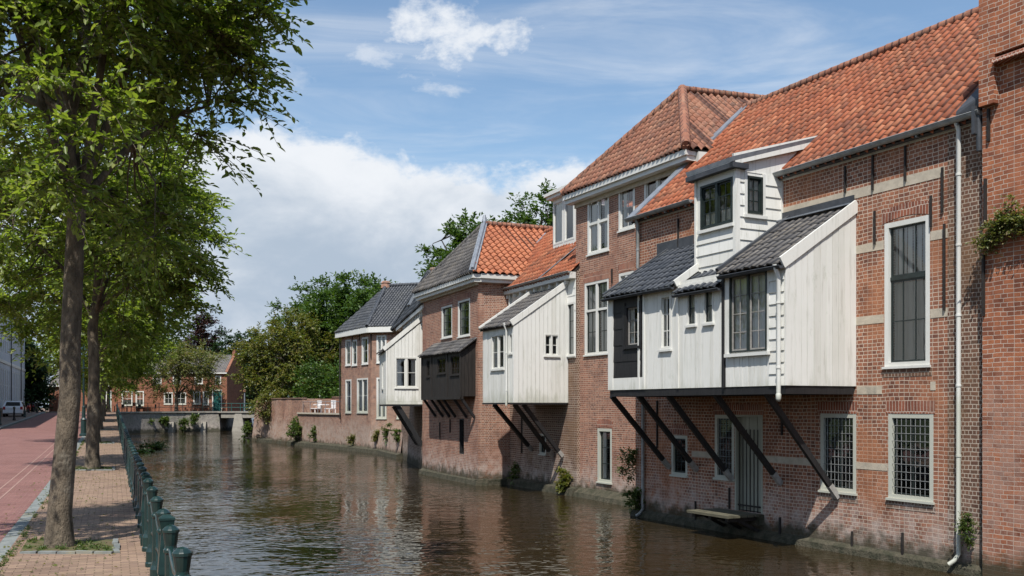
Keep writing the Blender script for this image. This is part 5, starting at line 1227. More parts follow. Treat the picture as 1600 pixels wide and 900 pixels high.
def make_tree(name, label, base, h_fork, r_tr, cc, cr, nclump, nshoot, k, ln, size, leaf, seed, group=None, bark='bark', lean=(0, 0), fine=True, inner=.35, droop=.25, flat=.55, twig=True, cat='tree', top=None, wide=.5, shape=None, limbs=9):
    rng = np.random.default_rng(seed); base = np.array(base, float)
    root = thing(name, tuple(base), label, cat, group)
    cc = np.array(cc, float); cr = np.array(cr, float)
    # clump centres through the crown, fewer inside
    pts = []
    while len(pts) < nclump:
        d = rng.normal(0, 1, 3); d /= np.linalg.norm(d); r = rng.random()**inner
        w = 1+.16*math.sin(3*math.atan2(d[1], d[0])+seed)+.12*math.sin(5*d[2]+seed*2)
        p = d*r*w
        if shape == 'cone' and math.hypot(p[0], p[1]) > (1.35-p[2])*.55: continue
        if p[2] < -.2 and math.hypot(p[0], p[1]) < .3: continue
        pts.append(cc+p*cr*.9)
    C = np.array(pts); O = norm((C-cc)/cr**2); O[:, 2] = O[:, 2]*.6+.12
    P, D_, _, A, Ls = shoots(C, norm(O), nshoot, ln, k, rng, flat=flat)
    V, Fq = leaf_geo(P, D_, size, rng, droop=droop, fine=fine, wide=wide)
    npmesh('foliage', V, Fq, M[leaf], root, base)
    # trunk with root flare, leader and limbs
    wood = MB(); fk = Vector(base)+Vector((lean[0], lean[1], h_fork)); B = Vector(base)
    tp = [B+Vector((0, 0, -.1)), B+Vector((0, 0, .12)), B+Vector((0, 0, .5))]
    n = 6
    for i in range(1, n+1): f = i/n; tp.append(B.lerp(fk, f*.86+.14)+Vector((rng.normal(0, .02), rng.normal(0, .02), 0)))
    rr = [r_tr*1.5, r_tr*1.3, r_tr*1.08]+[r_tr*(1.02-.24*i/n) for i in range(1, n+1)]
    wood.tube(tp, rr, 14); wood.build('trunk', M[bark], root)
    lb = MB(); topz = top if top else cc[2]+cr[2]*.55
    led = [fk-Vector((0, 0, .3))]; cur = fk.copy()
    nl = 5
    for i in range(1, nl+1):
        cur = fk.lerp(Vector((cc[0]+lean[0], cc[1]+lean[1], topz)), i/nl)+Vector((rng.normal(0, .12), rng.normal(0, .12), 0)); led.append(cur)
    lb.tube(led, [r_tr*.72*(1-.8*i/nl) for i in range(nl+1)], 9)
    # main limbs
    ends = []
    for i in range(limbs):
        a = 2*math.pi*i/limbs+rng.normal(0, .25); z = cc[2]+cr[2]*rng.uniform(-.45, .55)
        e = Vector((cc[0]+math.cos(a)*cr[0]*.62, cc[1]+math.sin(a)*cr[1]*.62, z))
        st = led[min(nl-1, int(rng.integers(0, 3)))] if i > 2 else fk-Vector((0, 0, .2))
        m1 = st.lerp(e, .4)+Vector((0, 0, .12*(e-st).length)); pl = [st, m1, st.lerp(e, .75)+Vector((0, 0, .08*(e-st).length)), e]
        lb.tube(pl, [r_tr*.42, r_tr*.3, r_tr*.2, r_tr*.11], 7); ends.append(pl)
    if twig:
        for c in C:
            cv = Vector(c); best = min(((q-cv).length, q, i) for pl in ends for i, q in enumerate(pl[1:]))[1] if ends else fk
            m_ = best.lerp(cv, .5)+Vector((rng.normal(0, .1), rng.normal(0, .1), .1))
            lb.tube([best, m_, cv], [r_tr*.11+.004, r_tr*.08, r_tr*.035], 4, cap=False)
        if fine:
            for ci in range(len(C)):
                for si in range(0, nshoot):
                    a = Vector(C[ci]); dv = Vector(A[ci, si]); l = float(Ls[ci, si, 0]); 
                    lb.tube([a, a+dv*l*.55+Vector((0, 0, -.22*l*.3)), a+dv*l+Vector((0, 0, -.22*l))], [.009, .006, .003], 3, cap=False)
    lb.build('branches', M[bark], root, uv=False)
    return root

def tree_base(Y, o=-.78): return ST(o, Y)
TY = [14.3, 30.9, 47.5, 64, 80, 96]
# foreground street tree
b = tree_base(14.3); b.x = -6.74; 
t0 = make_tree('street_tree', 'nearest street tree with big leafy crown and sunlit trunk, in a mossy pit', tuple(b), 5.3, .158, (b.x-.05, b.y+.2, 8.5), (3.6, 3.6, 4.5), 225, 17, 16, .92, .120, 'leaf', 3, 'street trees along the canal pavement', lean=(.28, 0), limbs=11)
b = tree_base(30.9); b.x = -13.5
t1_ = make_tree('street_tree', 'second street tree from the viewer, mossy foot, crown overhanging the railing', tuple(b), 5.2, .19, (b.x+.1, b.y, 8.3), (4.3, 4.5, 4.4), 240, 16, 13, 1.05, .165, 'leaf', 11, 'street trees along the canal pavement', lean=(.05, 0))
b = tree_base(47.5)
t2_ = make_tree('street_tree', 'third street tree from the viewer, slender slightly leaning trunk', tuple(b), 4.6, .17, (b.x, b.y, b.z+7.6), (4.8, 4.8, 4.4), 190, 13, 10, 1.1, .25, 'leaf', 23, 'street trees along the canal pavement', fine=False, lean=(.25, 0))
for i, Y in enumerate(TY[3:]):
    c = copy_tree(t2_); q = tree_base(Y); c.location = q; c.rotation_euler = (0, 0, 1.3+2.1*i); c.scale = (.92, .92, .85-.03*i)
    c['label'] = ('fourth', 'fifth', 'last')[i]+' street tree from the viewer, along the pavement beside the railing'
# tree pits
for i, Y in enumerate(TY[:5]):
    q = tree_base(Y); q.x = b.x*0+ST(-.78, Y).x
    pit = thing('tree_pit', tuple(q), ('nearest', 'second', 'third', 'fourth', 'fifth')[i]+' mossy tree pit edged with grey stones, around the foot of a street tree', 'tree pit', 'tree pits in the pavement')
    f = MB(); a0, a1 = -1.32, .02; y0, y1 = Y-.62, Y+.72
    f.quad(ST(a0, y0, .018), ST(a1, y0, .018), ST(a1, y1, .018), ST(a0, y1, .018)); f.build('soil', M['soil'], pit)
    f = MB()
    def pc(a, b_, w=.085):
        rr_ = random.Random(int(Y*10)); n_ = 5
        for q_ in range(n_):
            j = [rr_.uniform(-.018, .018) for _ in range(4)]; t0_, t1_q = (q_+.03)/n_, (q_+.97)/n_
            f.bar(ST(a[0]+(b_[0]-a[0])*t0_+j[0], a[1]+(b_[1]-a[1])*t0_+j[1], .012+j[2]*.5), ST(a[0]+(b_[0]-a[0])*t1_q+j[3], a[1]+(b_[1]-a[1])*t1_q+j[1], .012), w*rr_.uniform(.8, 1.15), .05)
    pc((a0, y0), (a1, y0)); pc((a1+.04, y0), (a1+.04, y1)); f.build('edging', M['kerb'], pit)

def bush(name, label, c, r, n, size, leaf, seed, group=None, cat='plant', flat=.8, ns=8, k=6, fine=False, upward=.4, parent=None, inner=.4):
    rng = np.random.default_rng(seed); c = np.array(c, float); r = np.array(r, float)
    d = norm(rng.normal(0, 1, (n, 3)))*(rng.random((n, 1))**inner); C = c+d*r*.8; O = norm(d+np.array([0, 0, upward]))
    P, D_, *_ = shoots(C, O, ns, float(r.mean())*.55, k, rng, flat=flat)
    V, Fq = leaf_geo(P, D_, size, rng, fine=fine)
    o = npmesh(name, V, Fq, M[leaf], None, tuple(c-np.array([0, 0, r[2]])))
    return tag(o, label, cat, group)

BT_ = 'background trees beyond the canal houses'
make_tree('broadleaf_tree', 'large round dark-green tree behind the long garden wall', (-16.2, 96, 1.4), 3.5, .4, (-16.0, 96, 8.6), (7.6, 6.6, 7.2), 460, 16, 9, 1.35, .34, 'leaf_green', 31, BT_, bark='barkfar', fine=False, twig=False, flat=.7)
make_tree('olive_tree', 'olive-yellow tree drooping over the left end of the garden wall', (-20.0, 89, 1.4), 2.2, .3, (-20.4, 88.6, 6.3), (5.2, 4.4, 4.5), 230, 13, 9, 1.15, .26, 'leaf_olive', 37, BT_, bark='barkfar', fine=False, flat=.7, droop=.5)
bush('garden_shrub', 'bright green shrub behind the garden wall below the big dark-green tree', (-16.2, 83.5, 4.0), (3.2, 2.2, 2.2), 80, .24, 'leaf_green', 39, cat='shrub', ns=9, k=7)
make_tree('copper_beech', 'dark purple copper beech towering behind the far brick house', (-49.5, 155, 1.4), 4, .5, (-49.8, 155, 11.0), (5.0, 4.6, 7.2), 170, 13, 9, 1.5, .42, 'leaf_purple', 41, BT_, bark='barkfar', fine=False, twig=False, shape='cone')
make_tree('dark_tree', 'dark green tree right of the far brick house, behind the bridge', (-42.5, 150, 1.4), 3, .4, (-42.5, 150, 7.4), (5.4, 5, 6.6), 170, 12, 8, 1.5, .45, 'leaf_dark', 43, BT_, bark='barkfar', fine=False, twig=False)
make_tree('dark_tree', 'dark green tree just behind the olive tree, beyond the bridge', (-35, 142, 1.4), 3, .4, (-35, 142, 6.2), (5.6, 5, 5.8), 160, 12, 8, 1.5, .45, 'leaf_dark', 47, BT_, bark='barkfar', fine=False, twig=False)
make_tree('pale_tree', 'pale grey-green tree in front of the far brick house, right of centre', (-42.4, 121.3, FZ), 2.2, .22, (-41.6, 121.3, 7.0), (5.0, 3.4, 3.9), 150, 13, 9, 1.2, .26, 'leaf_pale', 53, BT_, bark='barkfar', fine=False, flat=.7)
make_tree('pale_tree', 'pale grey-green tree in front of the far brick house, beside the street railing', (-49.2, 117, FZ), 2.6, .2, (-49, 117, 7.2), (4.4, 3.2, 3.8), 120, 13, 9, 1.2, .26, 'leaf', 59, BT_, bark='barkfar', fine=False, flat=.7)
make_tree('roofside_tree', 'green tree rising left of the pointed orange and grey roof', (-3.6, 74, .5), 6, .35, (-3.2, 74, 12.9), (3.6, 3.2, 4.0), 120, 15, 9, 1.0, .30, 'leaf_green', 61, BT_, bark='barkfar', fine=False, flat=.7)
make_tree('roofside_tree', 'green tree showing between the orange ridge and the white dormer', (1.9, 64, .5), 7, .35, (2.0, 64, 13.1), (2.9, 2.9, 3.3), 95, 15, 9, .9, .26, 'leaf_green', 67, BT_, bark='barkfar', fine=False, flat=.7)
# trees closing the street and the far left
for i, (x, y, z, r, lf, lb) in enumerate(((-63.5, 121, 5.6, 4.6, 'leaf_dark', 'dark tree closing the street behind the parked scooters'), (-73, 138, 7.5, 6, 'leaf_green', 'green tree beside the far end of the pale grey building'), (-60, 150, 7.5, 6, 'leaf_dark', 'dark tree behind the left end of the far brick house'),
        (-27, 150, 6, 5.5, 'leaf_dark', 'dark tree seen above the bridge beside the garden wall'), (-20, 120, 7, 6, 'leaf_dark', 'dark tree behind the large round tree'))):
    make_tree('far_tree', lb, (x, y, FZ), 3, .35, (x, y, z), (r, r*.8, z-1.0), 170, 12, 8, 1.6, .46, lf, 71+i, BT_, bark='barkfar', fine=False, twig=False)
for i, (x, y, r) in enumerate(((-88, 175, 9), (-75, 185, 9), (-60, 190, 9), (-45, 190, 9), (-30, 185, 9), (-14, 180, 9), (4, 175, 9), (24, 165, 9), (46, 150, 9), (70, 130, 9))):
    rng = np.random.default_rng(90+i)
bw = []; bf = []; off = 0
rng = np.random.default_rng(97)
for x, y, r in ((-100, 150, 8), (-88, 175, 9), (-75, 185, 9), (-60, 190, 8), (-45, 190, 8), (-30, 185, 8), (-14, 180, 8), (4, 175, 8), (24, 165, 8), (46, 150, 8), (70, 130, 8)):
    d = norm(rng.normal(0, 1, (70, 3)))*(rng.random((70, 1))**.35); C = np.array([x, y, 5.5])+d*np.array([r*1.2, r, 6])
    P, D_, *_ = shoots(C, norm(d+np.array([0, 0, .3])), 8, 2.2, 5, rng)
    V, Fq = leaf_geo(P, D_, .8, rng, fine=False); bw.append(V); bf.append(Fq+off); off += len(V)
o = npmesh('far_wood', np.concatenate(bw), np.concatenate(bf), M['leaf_dark'], None, (0, 180, 0)); o['kind'] = 'stuff'; o['label'] = 'dark wood closing the view far behind the houses'; o['category'] = 'wood'

# weeds, ivy and bushes on the walls
WG = 'plants growing from the old walls'
q = L.P(L.s(990), .12, .55); bush('wall_bush', 'leafy green plant hanging beside the grey downpipe, left of the struts', (q.x, q.y, .45), (.30, .24, .55), 24, .075, 'weed', 101, WG, ns=9)
q = L.P(L.s(1000), .15, -.5); bush('wall_weed', 'yellow-green weed at the waterline at the foot of the grey downpipe', (q.x, q.y, -.45), (.3, .3, .4), 14, .11, 'weed', 102, WG)
q = T.P(T.s(893), .35, -.55); bush('wall_weed', 'dry grassy tuft on the footing left of the small arched window', (q.x, q.y, -.5), (.22, .22, .5), 14, .13, 'leaf_olive', 103, WG, upward=1.2)
q = sE.P(-1.0, .4, -.6); bush('wall_bush', 'green bush at the waterline in the corner under the middle white bay', (q.x+.5, q.y-.2, -.55), (.42, .4, .38), 22, .12, 'weed', 104, WG)
q = L.P(L.s(1523), .2, -.2); bush('wall_bush', 'green weed beside the foot of the white downpipe at the right', (q.x, q.y, -.1), (.12, .16, .34), 20, .05, 'weed', 105, WG)
for i, (u, s_) in enumerate(((1590, 0), (1570, 0), (1553, 0))): pass
rng = np.random.default_rng(106); Cs = []
for u, v, n in ((1598, 345, 10), (1585, 350, 14), (1570, 356, 14), (1558, 365, 14), (1551, 380, 10), (1620, 345, 14), (1645, 350, 14), (1680, 360, 14), (1575, 340, 6), (1592, 335, 6)):
    s0_ = L.s(u, RP); z_ = L.z(u, v, RP)
    for j in range(n): p_ = L.P(s0_+rng.normal(0, .09), RP+.04+abs(rng.normal(0, .05)), z_+rng.normal(0, .11)); Cs.append(p_[:])
Cs = np.array(Cs); O = np.tile(np.array([L.n.x, L.n.y, .2]), (len(Cs), 1))
P, D_, *_ = shoots(Cs, O, 7, .16, 5, rng); V, Fq = leaf_geo(P, D_, .062, rng); q = L.P(-3, 0, 5)
tag(npmesh('ivy', V, Fq, M['leaf_pale'], None, tuple(q)), 'green ivy spilling over the tall brick wall at the right edge', 'ivy')
q = GW.P(GW.s(468), .4, 0); bush('wall_bush', 'bright green bush growing out of the garden wall near the water', (q.x, q.y, .3), (.6, .5, 1.0), 26, .2, 'weed', 107, WG)
q = GW.P(GW.s(420), .2, 2); bush('wall_bush', 'reddish-green creeper hanging over the garden wall top', (q.x, q.y, 2.3), (2.0, .6, 1.3), 46, .2, 'leaf_olive', 108, WG, upward=-.5)
q = GW.P(gl_+.2, .2, 0); bush('wall_bush', 'green bush on the far corner of the garden wall at the water', (q.x-.6, q.y, -.1), (.4, .4, 1.0), 18, .2, 'weed', 109, WG)
q = GW.P(GW.s(493), .1, 0); bush('wall_weed', 'small weed low on the garden wall', (q.x, q.y, -.1), (.3, .3, .7), 12, .14, 'weed', 110, WG)
for i, (x, y, z, lb) in enumerate(((-8.9, 63.2, .1, 'ochre weeds on the quay wall below the angled corner house, left clump'), (-7.9, 61.0, .4, 'tall green weeds on the quay wall below the angled corner house'), (-6.9, 57.5, .3, 'green weeds on the quay wall near the bundled struts'), (-11.2, 67.2, -.2, 'yellowish weeds low on the wall of the angled corner house'))):
    bush('wall_weed', lb, (x, y, z), (.25, .25, .7), 11, .13, 'leaf_olive' if i in (0, 3) else 'weed', 111+i, WG, upward=1)
for i, (x, y, z, r, lb) in enumerate(((-43.2, 114.2, -.3, 1.0, 'dark bush at the foot of the far quay wall beside the street'), (-41.6, 115.6, .4, .5, 'small plant high on the curved far quay wall'), (-39.9, 117.2, .0, .8, 'ivy patch on the middle of the curved far quay wall'), (-38.9, 118.2, .5, .6, 'trailing weed on the right of the curved far quay wall'))):
    bush('wall_weed', lb, (x, y-.5, z), (r, .4, r), 14, .25, 'weed', 121+i, WG)
f = bush('floating_weed', 'raft of floating weeds and branches by the left quay', (-26.2, 70, WZ+.12), (1.0, 1.5, .12), 20, .18, 'weed', 131, cat='weed', flat=.1)
bush('floating_weed', 'small dark floating clump near the left quay wall', (-24.5, 64, WZ+.06), (.7, .5, .08), 14, .16, 'leaf_dark', 132, cat='weed', flat=.1)

# fallen leaves and crumbs on the paving
rng = np.random.default_rng(140); n = 1500
yy_ = 6+(rng.random(n)**1.6)*60; oo_ = np.where(rng.random(n) < .62, rng.uniform(-1.75, .45, n), rng.normal(-1.72, .5, n))
LP = np.array([ST(o_, y_, .016)[:] for o_, y_ in zip(oo_, yy_)]); LD = norm(rng.normal(0, 1, (n, 3))*np.array([1, 1, .05]))
V, Fq = leaf_geo(LP, LD, .055, rng, droop=0, fine=False, wide=.6); V[:, 2] = np.maximum(V[:, 2], np.repeat(LP[:, 2], 4)-.004)
o = npmesh('leaf_litter', V, Fq, M['leaf_olive'], None, (-8, 20, 0)); o['kind'] = 'stuff'; o['label'] = 'small fallen leaves scattered over pavement and kerb'; o['category'] = 'leaf litter'
# grass and moss in the joint along the kerb and round the nearest trees
cs = []
for _ in range(150):
    y_ = 6+rng.random()**1.3*45; cs.append(ST(-1.44+rng.normal(0, .03), y_, .01)[:])
for Yt in TY[:3]:
    for _ in range(60): cs.append(ST(-.78+rng.uniform(-.5, .75), Yt+rng.uniform(-.55, .65), .02)[:])
cs = np.array(cs); P, D_, *_ = shoots(cs, np.tile(np.array([0, 0, 1.]), (len(cs), 1)), 6, .06, 4, rng); V, Fq = leaf_geo(P, D_, .035, rng, fine=False)
o = npmesh('kerb_grass', V, Fq, M['weed'], None, (-8, 20, 0)); o['kind'] = 'stuff'; o['label'] = 'short grass and moss in the kerb joint and tree pits'; o['category'] = 'grass'

# ------------------------------------------------------------------ cast iron quay railing
OF = .527
rail = thing('iron_quay_railing', tuple(ST(OF, 20)), 'dark green cast iron railing with round-capped posts along the canal edge', 'railing')
def post_mesh(c, tall=1.05, wide=False):
    f = MB(); r = .055
    f.lathe(c, [(.115, 0), (.115, .05), (.10, .07), (.10, .22), (.075, .26), (.066, .30), (.06, .62), (.062, tall-.26), (.082, tall-.245), (.082, tall-.225), (.064, tall-.205), (.066, tall-.145), (.078, tall-.13), (.088, tall-.04), (.092, tall-.03), (.088, tall-.018), (.05, tall-.003), (.02, tall+.004)], 12, True)
    return f
dirS = Vector((KX, 1, 0)).normalized(); perp = Vector((dirS.y, -dirS.x, 0))
def local_post():
    f = post_mesh(Vector((0, 0, 0)))
    return f
pm = local_post()
# side scroll: curved strap from the post down to the next foot, and stay on the water side
def scroll():
    f = MB()
    for sg in (-1, 1):
        pts = []
        for i in range(9):
            a = i/8; pts.append(Vector((0, 0, .78))+dirS*sg*(.05+.16*math.sin(a*math.pi*.5)*a+.0)+Vector((0, 0, -.62*a)))
        f.tube(pts, [.022]*9, 7)
    return f
posts = []; Y = 4.55; i = 0
fl_ = MB()
# template post with its cap, in local coordinates
p0 = ST(OF, Y)
f = MB(); f.lathe(p0, [(.09, 0), (.09, .05), (.08, .07), (.08, .20), (.062, .25), (.054, .30), (.05, .60), (.050, .80), (.064, .812), (.064, .835), (.052, .85), (.050, .875)], 12, False); po = f.build('post', M['iron'], rail)
f = MB(); f.lathe(p0, [(.052, .875), (.056, .90), (.068, .985), (.074, .99), (.074, 1.012), (.067, 1.02), (.04, 1.045), (.012, 1.055)], 14, False); cp = f.build('cap', M['iron'], po)
cp.parent = po
f = MB()
for sg in (-1, 1):
    f.hexa([p0+dirS*sg*.05+perp*(-.018)+Vector((0, 0, .25)), p0+dirS*sg*.22+perp*(-.018)+Vector((0, 0, .25)), p0+dirS*sg*.22+perp*.018+Vector((0, 0, .25)), p0+dirS*sg*.05+perp*.018+Vector((0, 0, .25))],
           [p0+dirS*sg*.05+perp*(-.018)+Vector((0, 0, .76)), p0+dirS*sg*.09+perp*(-.018)+Vector((0, 0, .76)), p0+dirS*sg*.09+perp*.018+Vector((0, 0, .76)), p0+dirS*sg*.05+perp*.018+Vector((0, 0, .76))])
fin = f.build('fin', M['iron'], po)
fin.parent = po
SPC = 1.45*.923
kids = [cp, fin]; yy = Y; N = 0; ylist = [Y]
while True:
    yy += SPC; N += 1
    if yy > 107 or N > 98: break
    c = po.copy(); COL.objects.link(c); c.parent = rail; c.location = ST(OF, yy)-p0+Vector((.008*math.sin(yy*7), 0, .012*math.sin(yy*5)))
    for k_ in kids: d = k_.copy(); COL.objects.link(d); d.parent = c
    ylist.append(yy)
for z, r in ((.84, .030), (.44, .026)):
    f = MB(); prev = None
    for a, b in zip(ylist[:-1], ylist[1:]):
        pa, pb_ = ST(OF, a, z), ST(OF, b, z)
        pts = [pa.lerp(pb_, t)+Vector((0, 0, -.10*math.sin(math.pi*t) if z > .8 else .06*math.sin(math.pi*t))) for t in (0, .25, .5, .75, 1)]
        f.tube(pts, r, 7, cap=False)
    f.build('rail', M['iron'], rail)
# every fourth post carries a wide buttress plate with a flared square head (a heavier stanchion)
stan = [4.55+SPC*4*i+SPC*3.5 for i in range(0, 18)]
f = MB(); s0p = ST(OF, stan[0]); 
def ring(w1, w2, z): return [s0p+dirS*a*w1+perp*b*w2+Vector((0, 0, z)) for a, b in ((-1, -1), (1, -1), (1, 1), (-1, 1))]
f.hexa(ring(.15, .09, 0), ring(.15, .09, .12)); f.hexa(ring(.13, .06, .12), ring(.10, .075, .50)); f.hexa(ring(.105, .085, .50), ring(.06, .055, .86)); f.hexa(ring(.052, .052, .86), ring(.052, .052, .90)); f.hexa(ring(.054, .054, .90), ring(.07, .07, 1.01)); f.hexa(ring(.075, .075, 1.01), ring(.075, .075, 1.03)); f.hexa(ring(.07, .07, 1.03), ring(.03, .03, 1.06))
sp_ = f.build('stanchion', M['iron'], rail)
for y_ in stan[1:]:
    if y_ > 106: continue
    c = sp_.copy(); COL.objects.link(c); c.parent = rail; c.location = ST(OF, y_)-s0p

# ------------------------------------------------------------------ street lamps
def lamp(Y, o, label, h=5.0, grp='green street lamps'):
    q = ST(o, Y); t = thing('street_lamp', tuple(q), label, 'street lamp', grp)
    f = MB(); f.lathe(q, [(.24, 0), (.24, .10), (.17, .16), (.15, .9), (.18, .95), (.11, 1.05), (.085, 1.6), (.10, 1.65), (.06, 1.75), (.05, h-.7), (.03, h-.5)], 10); f.build('lamp_post', M['iron'], t)
    f = MB(); f.tube([q+Vector((-.3, 0, h-1.1)), q+Vector((.3, 0, h-1.1))], .02, 6); f.build('cross_bar', M['iron'], t)
    f = MB(); f.lathe(q+Vector((0, 0, h-.5)), [(.1, 0), (.2, .42)], 6); f.build('lantern', M['glass'], t)
    f = MB(); f.lathe(q+Vector((0, 0, h-.08)), [(.23, 0), (.16, .12), (.05, .22), (.02, .34)], 6); f.build('lantern_roof', M['iron'], t)
lamp(55, -1.62, 'nearer dark green street lamp on the kerb between the two nearest trunks')
lamp(92, -1.2, 'farther dark green street lamp near the end of the railing')
q = Vector((-33.4, 119.9, FZ)); t = thing('bridge_lamp', tuple(q), 'slim lamp with small head standing on the bridge', 'street lamp')
f = MB(); f.tube([q, q+Vector((0, 0, 2.4))], [.10, .07], 8); f.build('lamp_post', M['lead'], t)
f = MB(); f.lathe(q+Vector((0, 0, 2.4)), [(.07, 0), (.2, .1), (.18, .3), (.05, .42)], 8); f.build('lamp_head', M['tile_brown'], t)

# bollards on the left pavement
for i, (Y, o) in enumerate(((57, -7.95), (64, -8.9), (69.5, -8.1), (80, -8.15), (89, -8.1), (104, -8.1))):
    q = ST(o, Y, .115); t = thing('bollard', tuple(q), ('nearest', 'second', 'third', 'fourth', 'fifth', 'farthest')[i]+' slim dark bollard on the left pavement, counted from the viewer', 'bollard', 'bollards on the left pavement')
    f = MB(); h = 1.15; f.lathe(q, [(.12, 0), (.12, .1), (.075, .2), (.065, h-.2), (.09, h-.18)], 10); f.build('shaft', M['iron' if i % 2 == 0 else 'rust'], t)
    f = MB(); f.lathe(q, [(.088, h-.18), (.10, h-.1), (.09, h-.03), (.03, h)], 10); f.build('cap', M['planks'], t)
    
# parked car seen from behind
def car():
    Y = 90.; q = ST(-9.3, Y, .115); t = thing('parked_car', tuple(q), 'small white car with red tail lamps parked beside the pale grey building', 'car')
    d = Vector((KX, 1, 0)).normalized(); x = Vector((d.y, -d.x, 0))
    def R(a, b, z): return q+x*a+d*b+Vector((0, 0, z))
    prof = [(0, .35), (0, .85), (.12, 1.0), (.45, 1.42), (.9, 1.5), (2.2, 1.46), (2.95, 1.0), (3.9, .86), (4.1, .55), (4.1, .3), (3.6, .25), (.3, .25)]
    f = MB(); n = len(prof)
    def wd(z): return .84 if z < 1.0 else .84-(z-1.0)*.42
    vs = [R(-wd(z), b, z) for b, z in prof]+[R(wd(z), b, z) for b, z in prof]
    f.add(vs, [tuple(range(n))[::-1], tuple(range(n, 2*n))]+[(i, (i+1) % n, n+(i+1) % n, n+i) for i in range(n)]); bd = f.build('body', M['carwhite'], t)
    f = MB(); f.quad(R(-.62, .12, 1.03), R(.62, .12, 1.03), R(.56, .40, 1.37), R(-.56, .40, 1.37)); 
    for v in range(len(f.v)): f.v[v] = tuple(Vector(f.v[v])-d*.012+Vector((0, 0, .012)))
    f.quad(R(.853, .5, 1.0), R(.853, 2.6, 1.0), R(.70, 2.15, 1.38), R(.70, .7, 1.38)); f.quad(R(-.853, 2.6, 1.0), R(-.853, .5, 1.0), R(-.70, .7, 1.38), R(-.70, 2.15, 1.38)); f.quad(R(.6, 2.9, 1.06), R(-.6, 2.9, 1.06), R(-.55, 2.28, 1.45), R(.55, 2.28, 1.45)); f.build('windows', M['tyre'], t)
    for a in (-.78, .78):
        for b in (.75, 3.3):
            f = MB(); f.tube([R(a-.09, b, .3), R(a+.09, b, .3)], .3, 14); w = f.build('wheel', M['tyre'], t); f = MB(); f.tube([R(a-.1, b, .3), R(a+.1, b, .3)], .17, 10); f.build('rim', M['zinc'], w)
    for a in (-.72, .72):
        f = MB(); f.add([R(a-.1, -.02, .68), R(a+.1, -.02, .68), R(a+.1, -.02, .95), R(a-.1, -.02, .95), R(a-.1, .06, .68), R(a+.1, .06, .68), R(a+.1, .06, .95), R(a-.1, .06, .95)], [(0, 1, 2, 3), (4, 5, 6, 7), (0, 1, 5, 4), (3, 2, 6, 7), (0, 3, 7, 4), (1, 2, 6, 5)]); f.build('tail_lamp', M['redlamp'], t)
    f = MB(); f.bar(R(-.82, -.06, .42), R(.82, -.06, .42), .12, .18); f.build('bumper', M['carwhite'], t)
car()
def scooter(Y, o, mat, label, grp='motor scooters parked by the bollards'):
    q = ST(o, Y, .115); t = thing('motor_scooter', tuple(q), label, 'scooter', grp); d = Vector((KX, 1, 0)).normalized(); x = Vector((d.y, -d.x, 0)); s = .95
    def R(a, b, z): return q+x*a+d*b+Vector((0, 0, z))
    for b in (-.6, .6):
        f = MB(); f.tube([R(-.05, b, .24), R(.05, b, .24)], .24, 14); f.build('wheel', M['tyre'], t)
    f = MB(); f.tube([R(0, -.75, .72), R(0, -.4, .68), R(0, -.1, .45), R(0, .2, .3), R(0, .42, .35), R(0, .52, .75), R(0, .48, 1.0)], [.10, .2, .18, .13, .15, .17, .08], 10); f.build('body', M[mat], t)
    f = MB(); f.tube([R(0, -.72, .85), R(0, -.4, .88), R(0, -.05, .82)], [.09, .14, .11], 10); f.build('saddle', M['tyre'], t)
    f = MB(); f.tube([R(-.32, .38, 1.05), R(0, .48, 1.0), R(.32, .38, 1.05)], .025, 6); f.build('handlebar', M['tyre'], t)
    f = MB(); f.tube([R(-.01, -.84, .68), R(.01, -.90, .68)], .06, 8); f.build('tail_lamp', M['redlamp'], t)
scooter(104, -9.0, 'redlamp', 'red-fronted motor scooter parked left of the dark one'); scooter(107, -8.7, 'tyre', 'dark motor scooter parked right of the red one')

# ------------------------------------------------------------------ pale building along the street, left edge
PBF = Fac(ST(-10.8, 60)[:2], (-KX, -1.0))        # outward normal faces the street
if PBF.n.x < 0: PBF = Fac(ST(-10.8, 60)[:2], (KX, 1.0))
if PBF.n.x < 0: PBF.n = -PBF.n
PB = thing('pale_grey_building', tuple(ST(-14, 90)), 'pale blue-grey stucco building with tall narrow windows at the left edge', 'building')
def ps(Y): q = Vector(ST(-10.8, Y)[:2])-PBF.O; return q.dot(PBF.d)
pa_, pb2 = sorted((ps(60), ps(119)))
pw = []; n_ = 0
k = pa_+1
while k < pb2-1.4:
    pw.append((k, k+1.0, 2.6, 5.9)); pw.append((k, k+1.0, 7.4, 10.2)); k += 2.0
f = MB(); wall(f, PBF, pa_, pb2, 1.9, 12.5, pw, depth=.2)
f.quad(PBF.P(pa_, 0, 0), PBF.P(pa_, -9, 0), PBF.P(pa_, -9, 12.5), PBF.P(pa_, 0, 12.5)); f.quad(PBF.P(pb2, 0, 0), PBF.P(pb2, -9, 0), PBF.P(pb2, -9, 12.5), PBF.P(pb2, 0, 12.5)); f.quad(PBF.P(pb2, -9, 0), PBF.P(pa_, -9, 0), PBF.P(pa_, -9, 12.5), PBF.P(pb2, -9, 12.5)); f.build('wall', M['render_grey'], PB)
f = MB(); f.fbox(PBF, pa_, pb2, -.1, .08, -.5, 1.95); f.build('brick_base', M['brick_dark'], PB)
f = MB(); f.fbox(PBF, pa_, pb2, 0, .3, 12.3, 12.7); f.fbox(PBF, pa_, pb2, 0, .08, 6.4, 6.7); f.build('cornice', M['whiteclean'], PB)
f = MB(); f.quad(PBF.P(pa_, .3, 12.7), PBF.P(pb2, .3, 12.7), PBF.P(pb2, -4.5, 15.5), PBF.P(pa_, -4.5, 15.5)); f.quad(PBF.P(pa_, -9, 12.7), PBF.P(pb2, -9, 12.7), PBF.P(pb2, -4.5, 15.5), PBF.P(pa_, -4.5, 15.5)); f.build('roof', M['tile_grey'], PB)
